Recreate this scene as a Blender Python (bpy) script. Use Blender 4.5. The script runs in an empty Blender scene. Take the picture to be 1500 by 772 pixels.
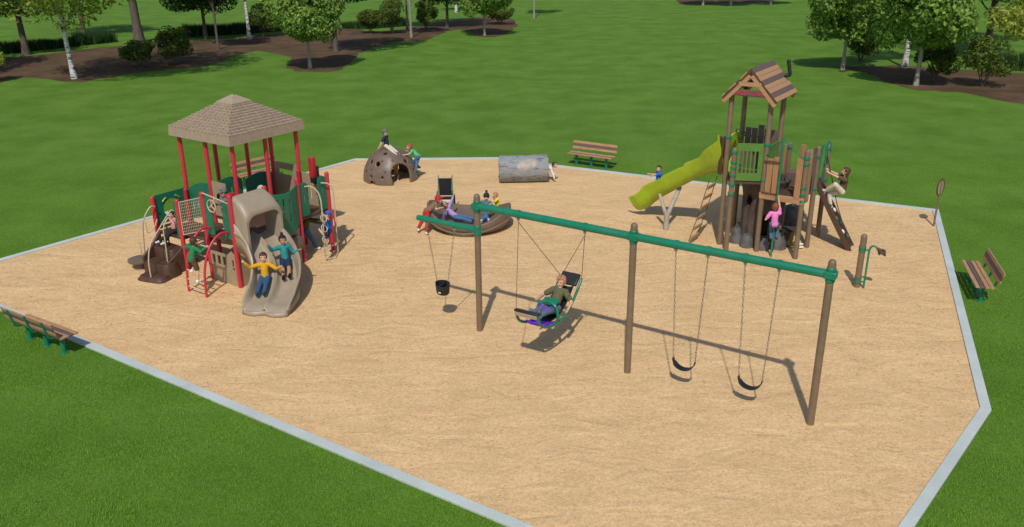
import bpy, bmesh, math, random
from mathutils import Vector, Matrix, Quaternion
from mathutils.geometry import tessellate_polygon
from mathutils import noise as mnoise
R = math.radians
S = bpy.context.scene
COL = S.collection
random.seed(7)
V = Vector
def v3(p): return V((p[0], p[1], p[2] if len(p) > 2 else 0.0))

# ---------------------------------------------------------------- materials
def nt(name):
    m = bpy.data.materials.new(name); m.use_nodes = True
    n = m.node_tree.nodes; l = m.node_tree.links
    return m, n, l, n['Principled BSDF']
def mat(name, c, rough=.5, var=.12, scale=6., bump=.0, bscale=60., metal=0., spec=.5, stretch=(1, 1, 1), dirt=0.):
    m, n, l, b = nt(name)
    tc = n.new('ShaderNodeTexCoord'); mp = n.new('ShaderNodeMapping'); mp.inputs['Scale'].default_value = stretch
    l.new(tc.outputs['Object'], mp.inputs[0])
    ns = n.new('ShaderNodeTexNoise'); ns.inputs['Scale'].default_value = scale; ns.inputs['Detail'].default_value = 6
    l.new(mp.outputs[0], ns.inputs[0])
    cr = n.new('ShaderNodeValToRGB'); e = cr.color_ramp.elements
    e[0].position = .3; e[1].position = .7
    e[0].color = (*[x * (1 - var) for x in c], 1); e[1].color = (*[min(1, x * (1 + var)) for x in c], 1)
    l.new(ns.outputs['Fac'], cr.inputs[0])
    out = cr.outputs[0]
    if dirt > 0:
        n2 = n.new('ShaderNodeTexNoise'); n2.inputs['Scale'].default_value = 1.7; n2.inputs['Detail'].default_value = 9; n2.inputs['Roughness'].default_value = .7
        l.new(mp.outputs[0], n2.inputs[0])
        r2 = n.new('ShaderNodeValToRGB'); r2.color_ramp.elements[0].position = .5; r2.color_ramp.elements[1].position = .72
        r2.color_ramp.elements[0].color = (0, 0, 0, 1); r2.color_ramp.elements[1].color = (dirt, dirt, dirt, 1)
        l.new(n2.outputs['Fac'], r2.inputs[0])
        mx = n.new('ShaderNodeMixRGB'); mx.inputs[2].default_value = (.28, .22, .15, 1)
        l.new(r2.outputs[0], mx.inputs[0]); l.new(out, mx.inputs[1]); out = mx.outputs[0]
    l.new(out, b.inputs['Base Color'])
    b.inputs['Roughness'].default_value = rough; b.inputs['Metallic'].default_value = metal
    b.inputs['Specular IOR Level'].default_value = spec
    if bump > 0:
        nb = n.new('ShaderNodeTexNoise'); nb.inputs['Scale'].default_value = bscale; nb.inputs['Detail'].default_value = 4
        l.new(mp.outputs[0], nb.inputs[0])
        bp = n.new('ShaderNodeBump'); bp.inputs['Strength'].default_value = bump; bp.inputs['Distance'].default_value = .01
        l.new(nb.outputs['Fac'], bp.inputs['Height']); l.new(bp.outputs[0], b.inputs['Normal'])
    return m
def leafmat(name, c1, c2, trans=.35):
    m, n, l, b = nt(name)
    g = n.new('ShaderNodeNewGeometry'); cr = n.new('ShaderNodeValToRGB')
    cr.color_ramp.elements[0].color = (*c1, 1); cr.color_ramp.elements[1].color = (*c2, 1)
    l.new(g.outputs['Random Per Island'], cr.inputs[0]); l.new(cr.outputs[0], b.inputs['Base Color'])
    b.inputs['Roughness'].default_value = .55; b.inputs['Specular IOR Level'].default_value = .3
    tr = n.new('ShaderNodeBsdfTranslucent'); mx = n.new('ShaderNodeMixShader'); mx.inputs[0].default_value = trans
    l.new(cr.outputs[0], tr.inputs[0]); l.new(b.outputs[0], mx.inputs[1]); l.new(tr.outputs[0], mx.inputs[2])
    l.new(mx.outputs[0], n['Material Output'].inputs[0])
    return m
M = {}
M['red'] = mat('red_powder_coat', (.52, .030, .050), .35, .06, dirt=.12)
M['red_dark'] = mat('red_plastic', (.45, .02, .03), .45, .08)
M['green'] = mat('green_powder_coat', (.008, .19, .105), .32, .08, dirt=.1)
M['green_panel'] = mat('green_plastic', (.008, .155, .085), .42, .1, dirt=.12)
M['lime'] = mat('lime_plastic', (.33, .47, .018), .38, .08, bump=.15, bscale=30, dirt=.1)
M['lime_panel'] = mat('lime_panel', (.085, .20, .03), .45, .1, dirt=.1)
M['tan'] = mat('tan_moulded_plastic', (.34, .275, .195), .45, .06, bump=.1, bscale=40, dirt=.25)
M['tan_panel'] = mat('tan_panel', (.34, .26, .165), .5, .08, dirt=.25)
M['roof_tan'] = mat('roof_plastic', (.36, .272, .195), .55, .12, 9, bump=.2, dirt=.2)
M['beige_pipe'] = mat('beige_pipe', (.52, .43, .30), .4, .08)
M['brown_deck'] = mat('brown_deck_plastic', (.085, .04, .022), .55, .15, bump=.2, bscale=80, dirt=.15)
M['brown_mould'] = mat('brown_moulded_plastic', (.075, .034, .021), .55, .12, bump=.2, dirt=.15)
M['post'] = mat('brown_post_paint', (.185, .128, .078), .5, .12, dirt=.2)
M['dome'] = mat('dome_plastic', (.155, .108, .082), .45, .12, bump=.25, bscale=25, dirt=.2)
M['bowl'] = mat('bowl_plastic', (.165, .115, .078), .45, .1, bump=.2, bscale=20, dirt=.2)
M['wood'] = mat('tan_board', (.42, .235, .115), .6, .22, 3, bump=.3, bscale=14, stretch=(1, 12, 12))
M['wood2'] = mat('dark_board', (.13, .085, .075), .6, .25, 3, bump=.3, bscale=14, stretch=(1, 12, 12))
M['woodv'] = mat('tan_upright_board', (.37, .19, .09), .6, .22, 3, bump=.3, bscale=14, stretch=(12, 12, 1))
M['woodv2'] = mat('dark_upright_board', (.14, .09, .085), .6, .25, 3, bump=.3, bscale=14, stretch=(12, 12, 1))
M['trim'] = mat('dark_trim_board', (.09, .045, .025), .6, .2, bump=.2)
M['band'] = mat('faded_red_paint', (.30, .045, .05), .6, .3, 20)
M['black'] = mat('black_rubber', (.012, .013, .015), .5, .2, bump=.15)
M['chain'] = mat('steel_chain', (.22, .21, .19), .45, .25, metal=.7)
M['rope'] = mat('dark_rope', (.05, .04, .03), .8, .2)
M['white'] = mat('white_plastic', (.75, .74, .7), .4, .05)
M['steel'] = mat('steel', (.5, .5, .48), .35, .1, metal=.8)
M['purple'] = mat('purple_plastic', (.22, .02, .75), .4, .08)
M['stump'] = mat('moulded_trunk_bark', (.07, .052, .042), .7, .45, 5, bump=.9, bscale=9, stretch=(3, 3, .7))
M['rock'] = mat('moulded_grey_rock', (.105, .10, .095), .75, .4, 5, bump=.8, bscale=9)
M['greylog'] = mat('pale_log_support', (.36, .32, .27), .7, .2, 6, bump=.5, bscale=18)
M['bark'] = mat('tree_bark', (.115, .09, .07), .85, .35, 5, bump=.9, bscale=10, stretch=(3, 3, .6))
M['bark_pale'] = mat('pale_bark', (.30, .27, .22), .8, .25, 6, bump=.5, bscale=10, stretch=(3, 3, .6))
M['skin'] = mat('skin_light', (.62, .36, .24), .5, .04, spec=.35)
M['skin2'] = mat('skin_tan', (.42, .22, .13), .5, .04, spec=.35)
M['skin3'] = mat('skin_brown', (.20, .10, .06), .5, .04, spec=.35)
M['sole'] = mat('white_shoe', (.7, .7, .68), .5, .05)
def cloth(name, c): return mat('cloth_' + name, c, .8, .12, 14, bump=.35, bscale=25, spec=.2)
for k, c in dict(yellow=(.62, .33, .02), teal=(.03, .24, .25), jeans=(.035, .085, .17), pink=(.72, .22, .52), rose=(.70, .25, .28), green=(.02, .20, .07), navy=(.02, .03, .07),
                 blue=(.02, .14, .52), khaki=(.22, .14, .08), olive=(.12, .115, .06), slate=(.11, .16, .21), black=(.02, .02, .022), white=(.72, .70, .66), mint=(.12, .45, .22),
                 plaid=(.14, .12, .03), lilac=(.40, .28, .56), red=(.42, .03, .03), brown=(.11, .07, .04), cream=(.6, .54, .44), denim=(.07, .14, .26), lemon=(.7, .58, .04), grey=(.15, .15, .16)).items():
    M['c_' + k] = cloth(k, c)
for k, c in dict(brown=(.07, .03, .015), black=(.012, .010, .01), red=(.42, .05, .03), blond=(.46, .20, .12), ginger=(.22, .06, .03)).items():
    M['h_' + k] = mat('hair_' + k, c, .6, .3, 20, bump=.6, bscale=45, stretch=(3, 3, 1))
M['eye_white'] = mat('eye_white', (.8, .8, .78), .3, .02); M['iris'] = mat('iris', (.03, .02, .015), .2, .02); M['lip'] = mat('lip', (.42, .12, .10), .5, .03)

# birch bark
m, n, l, b = nt('birch_bark')
tc = n.new('ShaderNodeTexCoord'); mp = n.new('ShaderNodeMapping'); mp.inputs['Scale'].default_value = (1.2, 1.2, 5); l.new(tc.outputs['Object'], mp.inputs[0])
ns = n.new('ShaderNodeTexNoise'); ns.inputs['Scale'].default_value = 2.2; ns.inputs['Detail'].default_value = 5; l.new(mp.outputs[0], ns.inputs[0])
cr = n.new('ShaderNodeValToRGB'); cr.color_ramp.elements[0].position = .40; cr.color_ramp.elements[1].position = .47
cr.color_ramp.elements[0].color = (.06, .055, .05, 1); cr.color_ramp.elements[1].color = (.62, .60, .56, 1)
l.new(ns.outputs['Fac'], cr.inputs[0]); l.new(cr.outputs[0], b.inputs['Base Color']); b.inputs['Roughness'].default_value = .75
M['birch'] = m
# log tunnel bark: grey blue with pale worn patches
m, n, l, b = nt('grey_log_bark')
tc = n.new('ShaderNodeTexCoord'); mp = n.new('ShaderNodeMapping'); mp.inputs['Scale'].default_value = (1, 3.5, 3.5); l.new(tc.outputs['Object'], mp.inputs[0])
ns = n.new('ShaderNodeTexNoise'); ns.inputs['Scale'].default_value = 2.6; ns.inputs['Detail'].default_value = 7; ns.inputs['Distortion'].default_value = 1.2; l.new(mp.outputs[0], ns.inputs[0])
cr = n.new('ShaderNodeValToRGB'); e = cr.color_ramp.elements; e[0].position = .32; e[1].position = .7
e[0].color = (.10, .11, .115, 1); e[1].color = (.32, .37, .41, 1); x = e.new(.48); x.color = (.24, .28, .315, 1); x = e.new(.63); x.color = (.30, .25, .19, 1)
l.new(ns.outputs['Fac'], cr.inputs[0]); l.new(cr.outputs[0], b.inputs['Base Color']); b.inputs['Roughness'].default_value = .8
bp = n.new('ShaderNodeBump'); bp.inputs['Distance'].default_value = .03; bp.inputs['Strength'].default_value = .8; l.new(ns.outputs['Fac'], bp.inputs['Height']); l.new(bp.outputs[0], b.inputs['Normal'])
M['logbark'] = m

def ground_mat(name, c_lo, c_hi, fine, fine_c, patch, stretch=(1, 1, 1), bump=.5, bdist=.02, rough=.9, voronoi=0, ripple=0.):
    m, n, l, b = nt(name)
    tc = n.new('ShaderNodeTexCoord'); mp = n.new('ShaderNodeMapping'); mp.inputs['Scale'].default_value = stretch; l.new(tc.outputs['Object'], mp.inputs[0])
    big = n.new('ShaderNodeTexNoise'); big.inputs['Scale'].default_value = patch; big.inputs['Detail'].default_value = 8; big.inputs['Roughness'].default_value = .62; l.new(mp.outputs[0], big.inputs[0])
    cr = n.new('ShaderNodeValToRGB'); cr.color_ramp.elements[0].position = .36; cr.color_ramp.elements[1].position = .64
    cr.color_ramp.elements[0].color = (*c_lo, 1); cr.color_ramp.elements[1].color = (*c_hi, 1); l.new(big.outputs['Fac'], cr.inputs[0])
    if voronoi:
        vo = n.new('ShaderNodeTexVoronoi'); vo.inputs['Scale'].default_value = voronoi
        wob = n.new('ShaderNodeMapping'); wob.inputs['Scale'].default_value = (1, 1.15, 1); l.new(tc.outputs['Object'], wob.inputs[0]); l.new(wob.outputs[0], vo.inputs[0])
        sep = n.new('ShaderNodeSeparateColor'); l.new(vo.outputs['Color'], sep.inputs[0]); fac = sep.outputs[0]; hgt = vo.outputs['Distance']
    else:
        f = n.new('ShaderNodeTexNoise'); f.inputs['Scale'].default_value = fine; f.inputs['Detail'].default_value = 5; f.inputs['Roughness'].default_value = .75; l.new(mp.outputs[0], f.inputs[0])
        fac = f.outputs['Fac']; hgt = f.outputs['Fac']
    r2 = n.new('ShaderNodeValToRGB'); r2.color_ramp.elements[0].color = (*fine_c[0], 1); r2.color_ramp.elements[1].color = (*fine_c[1], 1)
    if not voronoi: r2.color_ramp.elements[0].position = .33; r2.color_ramp.elements[1].position = .67
    l.new(fac, r2.inputs[0])
    mx = n.new('ShaderNodeMixRGB'); mx.blend_type = 'MULTIPLY'; mx.inputs[0].default_value = 1; l.new(cr.outputs[0], mx.inputs[1]); l.new(r2.outputs[0], mx.inputs[2])
    l.new(mx.outputs[0], b.inputs['Base Color']); b.inputs['Roughness'].default_value = rough; b.inputs['Specular IOR Level'].default_value = .12
    bp = n.new('ShaderNodeBump'); bp.inputs['Strength'].default_value = bump; bp.inputs['Distance'].default_value = bdist; l.new(hgt, bp.inputs['Height'])
    last = bp
    if ripple:
        mr = n.new('ShaderNodeMapping'); mr.inputs['Scale'].default_value = (.75, 1.5, 1); mr.inputs['Rotation'].default_value = (0, 0, R(-6)); l.new(tc.outputs['Object'], mr.inputs[0])
        rn = n.new('ShaderNodeTexNoise'); rn.inputs['Scale'].default_value = 1.35; rn.inputs['Detail'].default_value = 2.5; rn.inputs['Distortion'].default_value = .8; l.new(mr.outputs[0], rn.inputs[0])
        b2 = n.new('ShaderNodeBump'); b2.inputs['Strength'].default_value = 1; b2.inputs['Distance'].default_value = ripple; l.new(rn.outputs['Fac'], b2.inputs['Height']); l.new(bp.outputs[0], b2.inputs['Normal']); last = b2
    l.new(last.outputs[0], b.inputs['Normal'])
    return m
M['grass'] = ground_mat('lawn_grass', (.084, .182, .019), (.126, .238, .034), 34, ((.55, .6, .45), (1.4, 1.35, 1.35)), .45, bump=.8, bdist=.03)
M['chips'] = ground_mat('wood_chip_surface', (.645, .435, .225), (.73, .50, .268), 30, ((.84, .82, .79), (1.10, 1.09, 1.08)), .8, bump=.3, bdist=.008, voronoi=30, ripple=.065)
M['mulch'] = ground_mat('shaded_bark_mulch', (.080, .050, .029), (.145, .092, .052), 20, ((.6, .6, .6), (1.3, 1.3, 1.3)), .5, bump=.8)  # tree shade is put into this colour: mulch darkened beyond its sunlit tone
M['concrete'] = ground_mat('pale_concrete', (.45, .50, .485), (.53, .58, .56), 30, ((.88, .88, .88), (1.08, 1.08, 1.08)), 1.2, bump=.2, bdist=.004)

# ---------------------------------------------------------------- mesh builder
class MB:
    def __init__(s): s.v = []; s.f = []; s.mi = []
    def add(s, vs, fs, mi=0):
        o = len(s.v); s.v += [tuple(p) for p in vs]; s.f += [tuple(i + o for i in f) for f in fs]; s.mi += [mi] * len(fs); return s
    def box(s, c, d, rz=0., q=None, mi=0):
        c = V(c); hx, hy, hz = d[0] / 2, d[1] / 2, d[2] / 2
        rot = q.to_matrix() if isinstance(q, Quaternion) else (q if q is not None else Matrix.Rotation(rz, 3, 'Z'))
        vs = [c + rot @ V((x * hx, y * hy, z * hz)) for x in (-1, 1) for y in (-1, 1) for z in (-1, 1)]
        return s.add(vs, [(0, 1, 3, 2), (4, 6, 7, 5), (0, 4, 5, 1), (2, 3, 7, 6), (0, 2, 6, 4), (1, 5, 7, 3)], mi)
    def bar(s, a, b, w, h, up=(0, 0, 1), mi=0):
        a = V(a); b = V(b); x = (b - a); L = x.length; x.normalize(); y = V(up).cross(x)
        if y.length < 1e-4: y = V((0, 1, 0)).cross(x)
        y.normalize(); z = x.cross(y)
        m3 = Matrix((x, y, z)).transposed()
        return s.box((a + b) / 2, (L, w, h), q=m3, mi=mi)
    def tube(s, pts, r, n=10, cap=True, mi=0, flat=None):
        pts = [V(p) for p in pts]; k = len(pts)
        rs = r if isinstance(r, (list, tuple)) else [r] * k
        t0 = (pts[1] - pts[0]).normalized()
        a = V((0, 0, 1)) if abs(t0.z) < .9 else V((1, 0, 0))
        u = (a - t0 * a.dot(t0)).normalized(); vs = []
        for i, p in enumerate(pts):
            if i == 0: t = t0
            elif i == k - 1: t = (pts[i] - pts[i - 1]).normalized()
            else: t = ((pts[i] - pts[i - 1]).normalized() + (pts[i + 1] - pts[i]).normalized()); t = t.normalized() if t.length > 1e-6 else (pts[i + 1] - pts[i]).normalized()
            u = (u - t * u.dot(t)); u = u.normalized() if u.length > 1e-5 else t.orthogonal().normalized()
            w = t.cross(u)
            for j in range(n):
                an = 2 * math.pi * j / n; vs.append(p + (u * math.cos(an) + w * math.sin(an)) * rs[i])
        fs = [(i * n + j, i * n + (j + 1) % n, (i + 1) * n + (j + 1) % n, (i + 1) * n + j) for i in range(k - 1) for j in range(n)]
        if cap: fs += [tuple(range(n - 1, -1, -1)), tuple((k - 1) * n + j for j in range(n))]
        return s.add(vs, fs, mi)
    def lathe(s, prof, c=(0, 0, 0), n=24, mi=0, cap=True):
        c = V(c); vs = [c + V((r * math.cos(2 * math.pi * j / n), r * math.sin(2 * math.pi * j / n), z)) for r, z in prof for j in range(n)]
        k = len(prof); fs = [(i * n + j, i * n + (j + 1) % n, (i + 1) * n + (j + 1) % n, (i + 1) * n + j) for i in range(k - 1) for j in range(n)]
        if cap: fs += [tuple(range(n - 1, -1, -1)), tuple((k - 1) * n + j for j in range(n))]
        return s.add(vs, fs, mi)
    def ell(s, c, rad, m3=None, n=14, k=9, mi=0):
        c = V(c); m3 = m3 or Matrix.Identity(3); vs = [c + m3 @ V((0, 0, -rad[2]))]
        for i in range(1, k):
            ph = -math.pi / 2 + math.pi * i / k
            for j in range(n):
                a = 2 * math.pi * j / n; vs.append(c + m3 @ V((rad[0] * math.cos(ph) * math.cos(a), rad[1] * math.cos(ph) * math.sin(a), rad[2] * math.sin(ph))))
        vs.append(c + m3 @ V((0, 0, rad[2]))); T = len(vs) - 1
        fs = [(0, 1 + (j + 1) % n, 1 + j) for j in range(n)]
        for i in range(k - 2):
            o = 1 + i * n; fs += [(o + j, o + (j + 1) % n, o + n + (j + 1) % n, o + n + j) for j in range(n)]
        o = 1 + (k - 2) * n; fs += [(o + j, o + (j + 1) % n, T) for j in range(n)]
        return s.add(vs, fs, mi)
    def cap2(s, a, b, ra, rb, n=12, mi=0):   # tapered capsule
        a = V(a); b = V(b); d = (b - a); L = max(d.length, 1e-4); d = d / L
        pts = []; rs = []
        for t in (80, 60, 40, 20, 0): pts.append(a - d * ra * math.sin(R(t))); rs.append(max(ra * math.cos(R(t)), 1e-4))
        for t in (0, 20, 40, 60, 80): pts.append(b + d * rb * math.sin(R(t))); rs.append(max(rb * math.cos(R(t)), 1e-4))
        return s.tube(pts, rs, n, True, mi)
    def plate(s, outer, holes, o, u, w, th, mi=0):   # polygon in plane (o,u,w), thickness along u x w
        o = V(o); u = V(u).normalized(); w = V(w).normalized(); nn = u.cross(w) * (th / 2)
        loops = [outer] + list(holes); flat = [p for lp in loops for p in lp]
        tris = tessellate_polygon([[V((p[0], p[1], 0)) for p in lp] for lp in loops])
        N = len(flat); P = [o + u * p[0] + w * p[1] for p in flat]
        vs = [p + nn for p in P] + [p - nn for p in P]; fs = []
        for t in tris:
            a, b_, c = [flat[i] for i in t]
            ar = (b_[0] - a[0]) * (c[1] - a[1]) - (b_[1] - a[1]) * (c[0] - a[0])
            t = tuple(t) if ar > 0 else tuple(reversed(t))
            fs.append(t); fs.append(tuple(i + N for i in reversed(t)))
        off = 0
        for li, lp in enumerate(loops):
            k = len(lp); ar = sum(lp[i][0] * lp[(i + 1) % k][1] - lp[(i + 1) % k][0] * lp[i][1] for i in range(k))
            ccw = (ar > 0) if li == 0 else (ar < 0)
            for i in range(k):
                a = off + i; b_ = off + (i + 1) % k
                fs.append((a, a + N, b_ + N, b_) if ccw else (b_, b_ + N, a + N, a))
            off += k
        return s.add(vs, fs, mi)
    def build(s, name, m, parent=None, bevel=0., smooth=True, ang=.7, loc=None):
        me = bpy.data.meshes.new(name); me.from_pydata(s.v, [], s.f)
        for x in (m if isinstance(m, (list, tuple)) else [m]): me.materials.append(x)
        if any(s.mi): me.polygons.foreach_set('material_index', s.mi)
        me.update()
        if smooth: me.shade_smooth(); me.set_sharp_from_angle(angle=ang)
        o = bpy.data.objects.new(name, me); COL.objects.link(o)
        if parent: o.parent = parent
        if loc: o.location = loc
        if bevel:
            b = o.modifiers.new('bevel', 'BEVEL'); b.width = bevel; b.segments = 2; b.limit_method = 'ANGLE'; b.angle_limit = .6
        return o
def tag(o, label=None, cat=None, group=None, kind=None):
    if label: o['label'] = label
    if cat: o['category'] = cat
    if group: o['group'] = group
    if kind: o['kind'] = kind
    return o
def empty(name, loc, rz=0., label=None, cat=None, group=None):
    o = bpy.data.objects.new(name, None); COL.objects.link(o); o.location = loc if len(loc) == 3 else (*loc, 0); o.rotation_euler = (0, 0, rz); o.empty_display_size = .2
    return tag(o, label, cat, group)
def copy_tree(o, parent=None):
    c = o.copy(); COL.objects.link(c); c.parent = parent
    for ch in list(o.children): copy_tree(ch, c)
    return c
def spline(pts, n=6):
    P = [V(p) for p in pts]; P = [P[0] * 2 - P[1]] + P + [P[-1] * 2 - P[-2]]; out = []
    for i in range(1, len(P) - 2):
        for k in range(n):
            t = k / n; a, b, c, d = P[i - 1], P[i], P[i + 1], P[i + 2]
            out.append(.5 * ((2 * b) + (c - a) * t + (2 * a - 5 * b + 4 * c - d) * t * t + (3 * b - a - 3 * c + d) * t ** 3))
    out.append(P[-2]); return out
def circ(cx, cy, r, n=20, ry=None): return [(cx + r * math.cos(2 * math.pi * i / n), cy + (ry or r) * math.sin(2 * math.pi * i / n)) for i in range(n)]
def rect(x0, y0, x1, y1): return [(x0, y0), (x1, y0), (x1, y1), (x0, y1)]
def slot(cx, y0, y1, w):  # rounded slot
    r = w / 2; return [(cx + r * math.cos(R(a)), y1 - r + r * math.sin(R(a))) for a in range(0, 181, 30)] + [(cx + r * math.cos(R(a)), y0 + r + r * math.sin(R(a))) for a in range(180, 361, 30)]

# ---------------------------------------------------------------- camera, light
cam = bpy.data.cameras.new('camera'); co = bpy.data.objects.new('camera', cam); COL.objects.link(co); S.camera = co
CAMH = 7.1997 * 1.156; pit = R(21.2788796); rol = R(-.40359)
fw = V((0, math.cos(pit), -math.sin(pit))); rt = V((1, 0, 0)); up = rt.cross(fw)
r2 = rt * math.cos(rol) + up * math.sin(rol); u2 = -rt * math.sin(rol) + up * math.cos(rol)
mw = Matrix((r2, u2, -fw)).transposed().to_4x4(); mw.translation = V((0, 0, CAMH)); co.matrix_world = mw
cam.sensor_width = 36; cam.sensor_fit = 'HORIZONTAL'; cam.lens = 36 * 1253.8543 / 1500; cam.clip_end = 2000; cam.clip_start = .1
w = bpy.data.worlds.new('World'); S.world = w; w.use_nodes = True
bg = w.node_tree.nodes['Background']; sk = w.node_tree.nodes.new('ShaderNodeTexSky'); sk.sky_type = 'NISHITA'; sk.sun_disc = False
sdir = V((-.1065, -.79, 1)).normalized()
sk.sun_elevation = math.asin(sdir.z); sk.sun_rotation = math.atan2(sdir.x, sdir.y)
w.node_tree.links.new(sk.outputs[0], bg.inputs[0]); bg.inputs[1].default_value = .095
sun = bpy.data.lights.new('sun', 'SUN'); sun.energy = 3.1; sun.angle = R(.9); sun.color = (1, .95, .87)
so = bpy.data.objects.new('sun', sun); COL.objects.link(so); so.rotation_euler = (-sdir).to_track_quat('-Z', 'Y').to_euler()
S.view_settings.view_transform = 'Standard'; S.view_settings.look = 'None'; S.view_settings.exposure = 0; S.view_settings.gamma = 1
S.render.engine = 'CYCLES'

# ---------------------------------------------------------------- ground
def sheet(name, pts, z, m, label=None):
    me = bpy.data.meshes.new(name); bm = bmesh.new()
    f = bm.faces.new([bm.verts.new((p[0], p[1], z)) for p in pts]); f.normal_update()
    if f.normal.z < 0: f.normal_flip()
    bmesh.ops.triangulate(bm, faces=bm.faces[:]); bm.to_mesh(me); bm.free(); me.materials.append(m)
    o = bpy.data.objects.new(name, me); COL.objects.link(o); o['kind'] = 'structure'; return o
sheet('ground_lawn', rect(-700, -80, 700, 1200), -.012, M['grass'])
BND = [(-15.1, 20.49), (-6.13, 32.75), (-.37, 32.80), (1.83, 31.51), (13.47, 25.74), (8.82, 13.70), (5.97, 10.44), (5.2, 9.55), (3.2, 8.3), (-.08, 10.51), (-9.12, 16.53)]
def inset(P, d):
    out = []; k = len(P)
    for i in range(k):
        a, b, c = V(P[i - 1]), V(P[i]), V(P[(i + 1) % k]); e = (b - a).normalized(); g = (c - b).normalized()
        n1 = V((e.y, -e.x)); n2 = V((g.y, -g.x)); n = (n1 + n2).normalized(); out.append(tuple(b + n * d / max(.3, n.dot(n1))))
    return out
INN = inset(BND, .185)
sheet('playground_surface', inset(BND, .1), .0, M['chips'])
def ring_prism(name, A, B, z0, z1, m):
    k = len(A); vs = [(*p, z1) for p in A] + [(*p, z1) for p in B] + [(*p, z0) for p in A] + [(*p, z0) for p in B]; fs = []
    for i in range(k):
        j = (i + 1) % k
        fs += [(i, j, k + j, k + i), (i, 2 * k + i, 2 * k + j, j), (k + i, k + j, 3 * k + j, 3 * k + i)]
    mb = MB(); mb.add(vs, fs); o = mb.build(name, m, bevel=.006, smooth=False)
    bm = bmesh.new(); bm.from_mesh(o.data); bmesh.ops.recalc_face_normals(bm, faces=bm.faces[:])
    top = max(bm.faces, key=lambda f: f.calc_area() if abs(f.normal.z) > .9 else 0)
    if top.normal.z < 0: bmesh.ops.reverse_faces(bm, faces=bm.faces[:])
    bm.to_mesh(o.data); bm.free(); o['kind'] = 'structure'; return o
ring_prism('kerb', BND, INN, -.1, .035, M['concrete'])

def inpoly(x, y, P):
    c = False; j = len(P) - 1
    for i in range(len(P)):
        if (P[i][1] > y) != (P[j][1] > y) and x < (P[j][0] - P[i][0]) * (y - P[i][1]) / (P[j][1] - P[i][1]) + P[i][0]: c = not c
        j = i
    return c
def inview(x, y, mrg=30):
    d = V((x, y, 0)) - V((0, 0, CAMH)); z = d.dot(fw)
    if z < 1: return False
    X = 750 + 1253.85 * d.dot(r2) / z; Y = 386 - 1253.85 * d.dot(u2) / z
    return -mrg < X < 1500 + mrg and -mrg < Y < 772 + mrg
BIGB = inset(BND, -.02)
def tufts(n, y0, y1, hgt, seed, wid):
    rnd = random.Random(seed); vs = []; fs = []; c = 0
    while c < n:
        y = y0 + (y1 - y0) * rnd.random() ** 1.9; x = rnd.uniform(-24, 26)
        if inpoly(x, y, BIGB) or not inview(x, y): continue
        c += 1
        for b in range(2):
            q_ = mnoise.noise(V((x * .9, y * .9, 0))) + .5 * mnoise.noise(V((x * 2.6, y * 2.6, 4))); fh = max(.35, min(1, (30 - y) / 14)) * max(.25, 1 + .9 * q_); a = rnd.uniform(0, 6.28); ln = rnd.uniform(.3, 1.) * hgt * fh; h = hgt * rnd.uniform(.5, 1.1) * fh; px = x + rnd.uniform(-.02, .02); py = y + rnd.uniform(-.02, .02)
            dx, dy = math.cos(a), math.sin(a); o = len(vs)
            vs += [(px - dy * wid, py + dx * wid, -.015), (px + dy * wid, py - dx * wid, -.015), (px + dx * ln, py + dy * ln, h)]
            fs.append((o, o + 1, o + 2))
    mb = MB(); mb.v = vs; mb.f = fs; mb.mi = [0] * len(fs); return mb
M['blade'] = leafmat('grass_blades', (.17, .36, .026), (.32, .56, .065), .5)
tag(tufts(130000, 8.5, 32, .030, 3, .0045).build('grass_blades', M['blade'], smooth=False), 'short mown grass around the playground', 'grass', kind='stuff')
def chips(n):
    rnd = random.Random(5); vs = []; fs = []; c = 0; P2 = inset(BND, .22)
    while c < n:
        y = 8.5 + 17 * rnd.random() ** 1.4; x = rnd.uniform(-14, 13)
        if not inpoly(x, y, P2) or not inview(x, y): continue
        c += 1; a = rnd.uniform(0, 6.28); L = rnd.uniform(.010, .030); W = rnd.uniform(.006, .012); t = rnd.uniform(-.2, .2); s = rnd.uniform(-.2, .2)
        ux, uy = math.cos(a) * L, math.sin(a) * L; wx, wy = -math.sin(a) * W, math.cos(a) * W; o = len(vs); z = .005
        vs += [(x - ux - wx, y - uy - wy, z - t * L - s * W), (x + ux - wx, y + uy - wy, z + t * L - s * W), (x + ux + wx, y + uy + wy, z + t * L + s * W), (x - ux + wx, y - uy + wy, z - t * L + s * W)]
        fs.append((o, o + 1, o + 2, o + 3))
    mb = MB(); mb.v = vs; mb.f = fs; mb.mi = [0] * len(fs); return mb
M['chipm'] = leafmat('loose_chips', (.60, .41, .215), (.74, .53, .30), .05)
tag(chips(22000).build('wood_chips', M['chipm'], smooth=False), 'loose tan wood chips lying over the playground surface', 'wood chips', kind='stuff')
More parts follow.
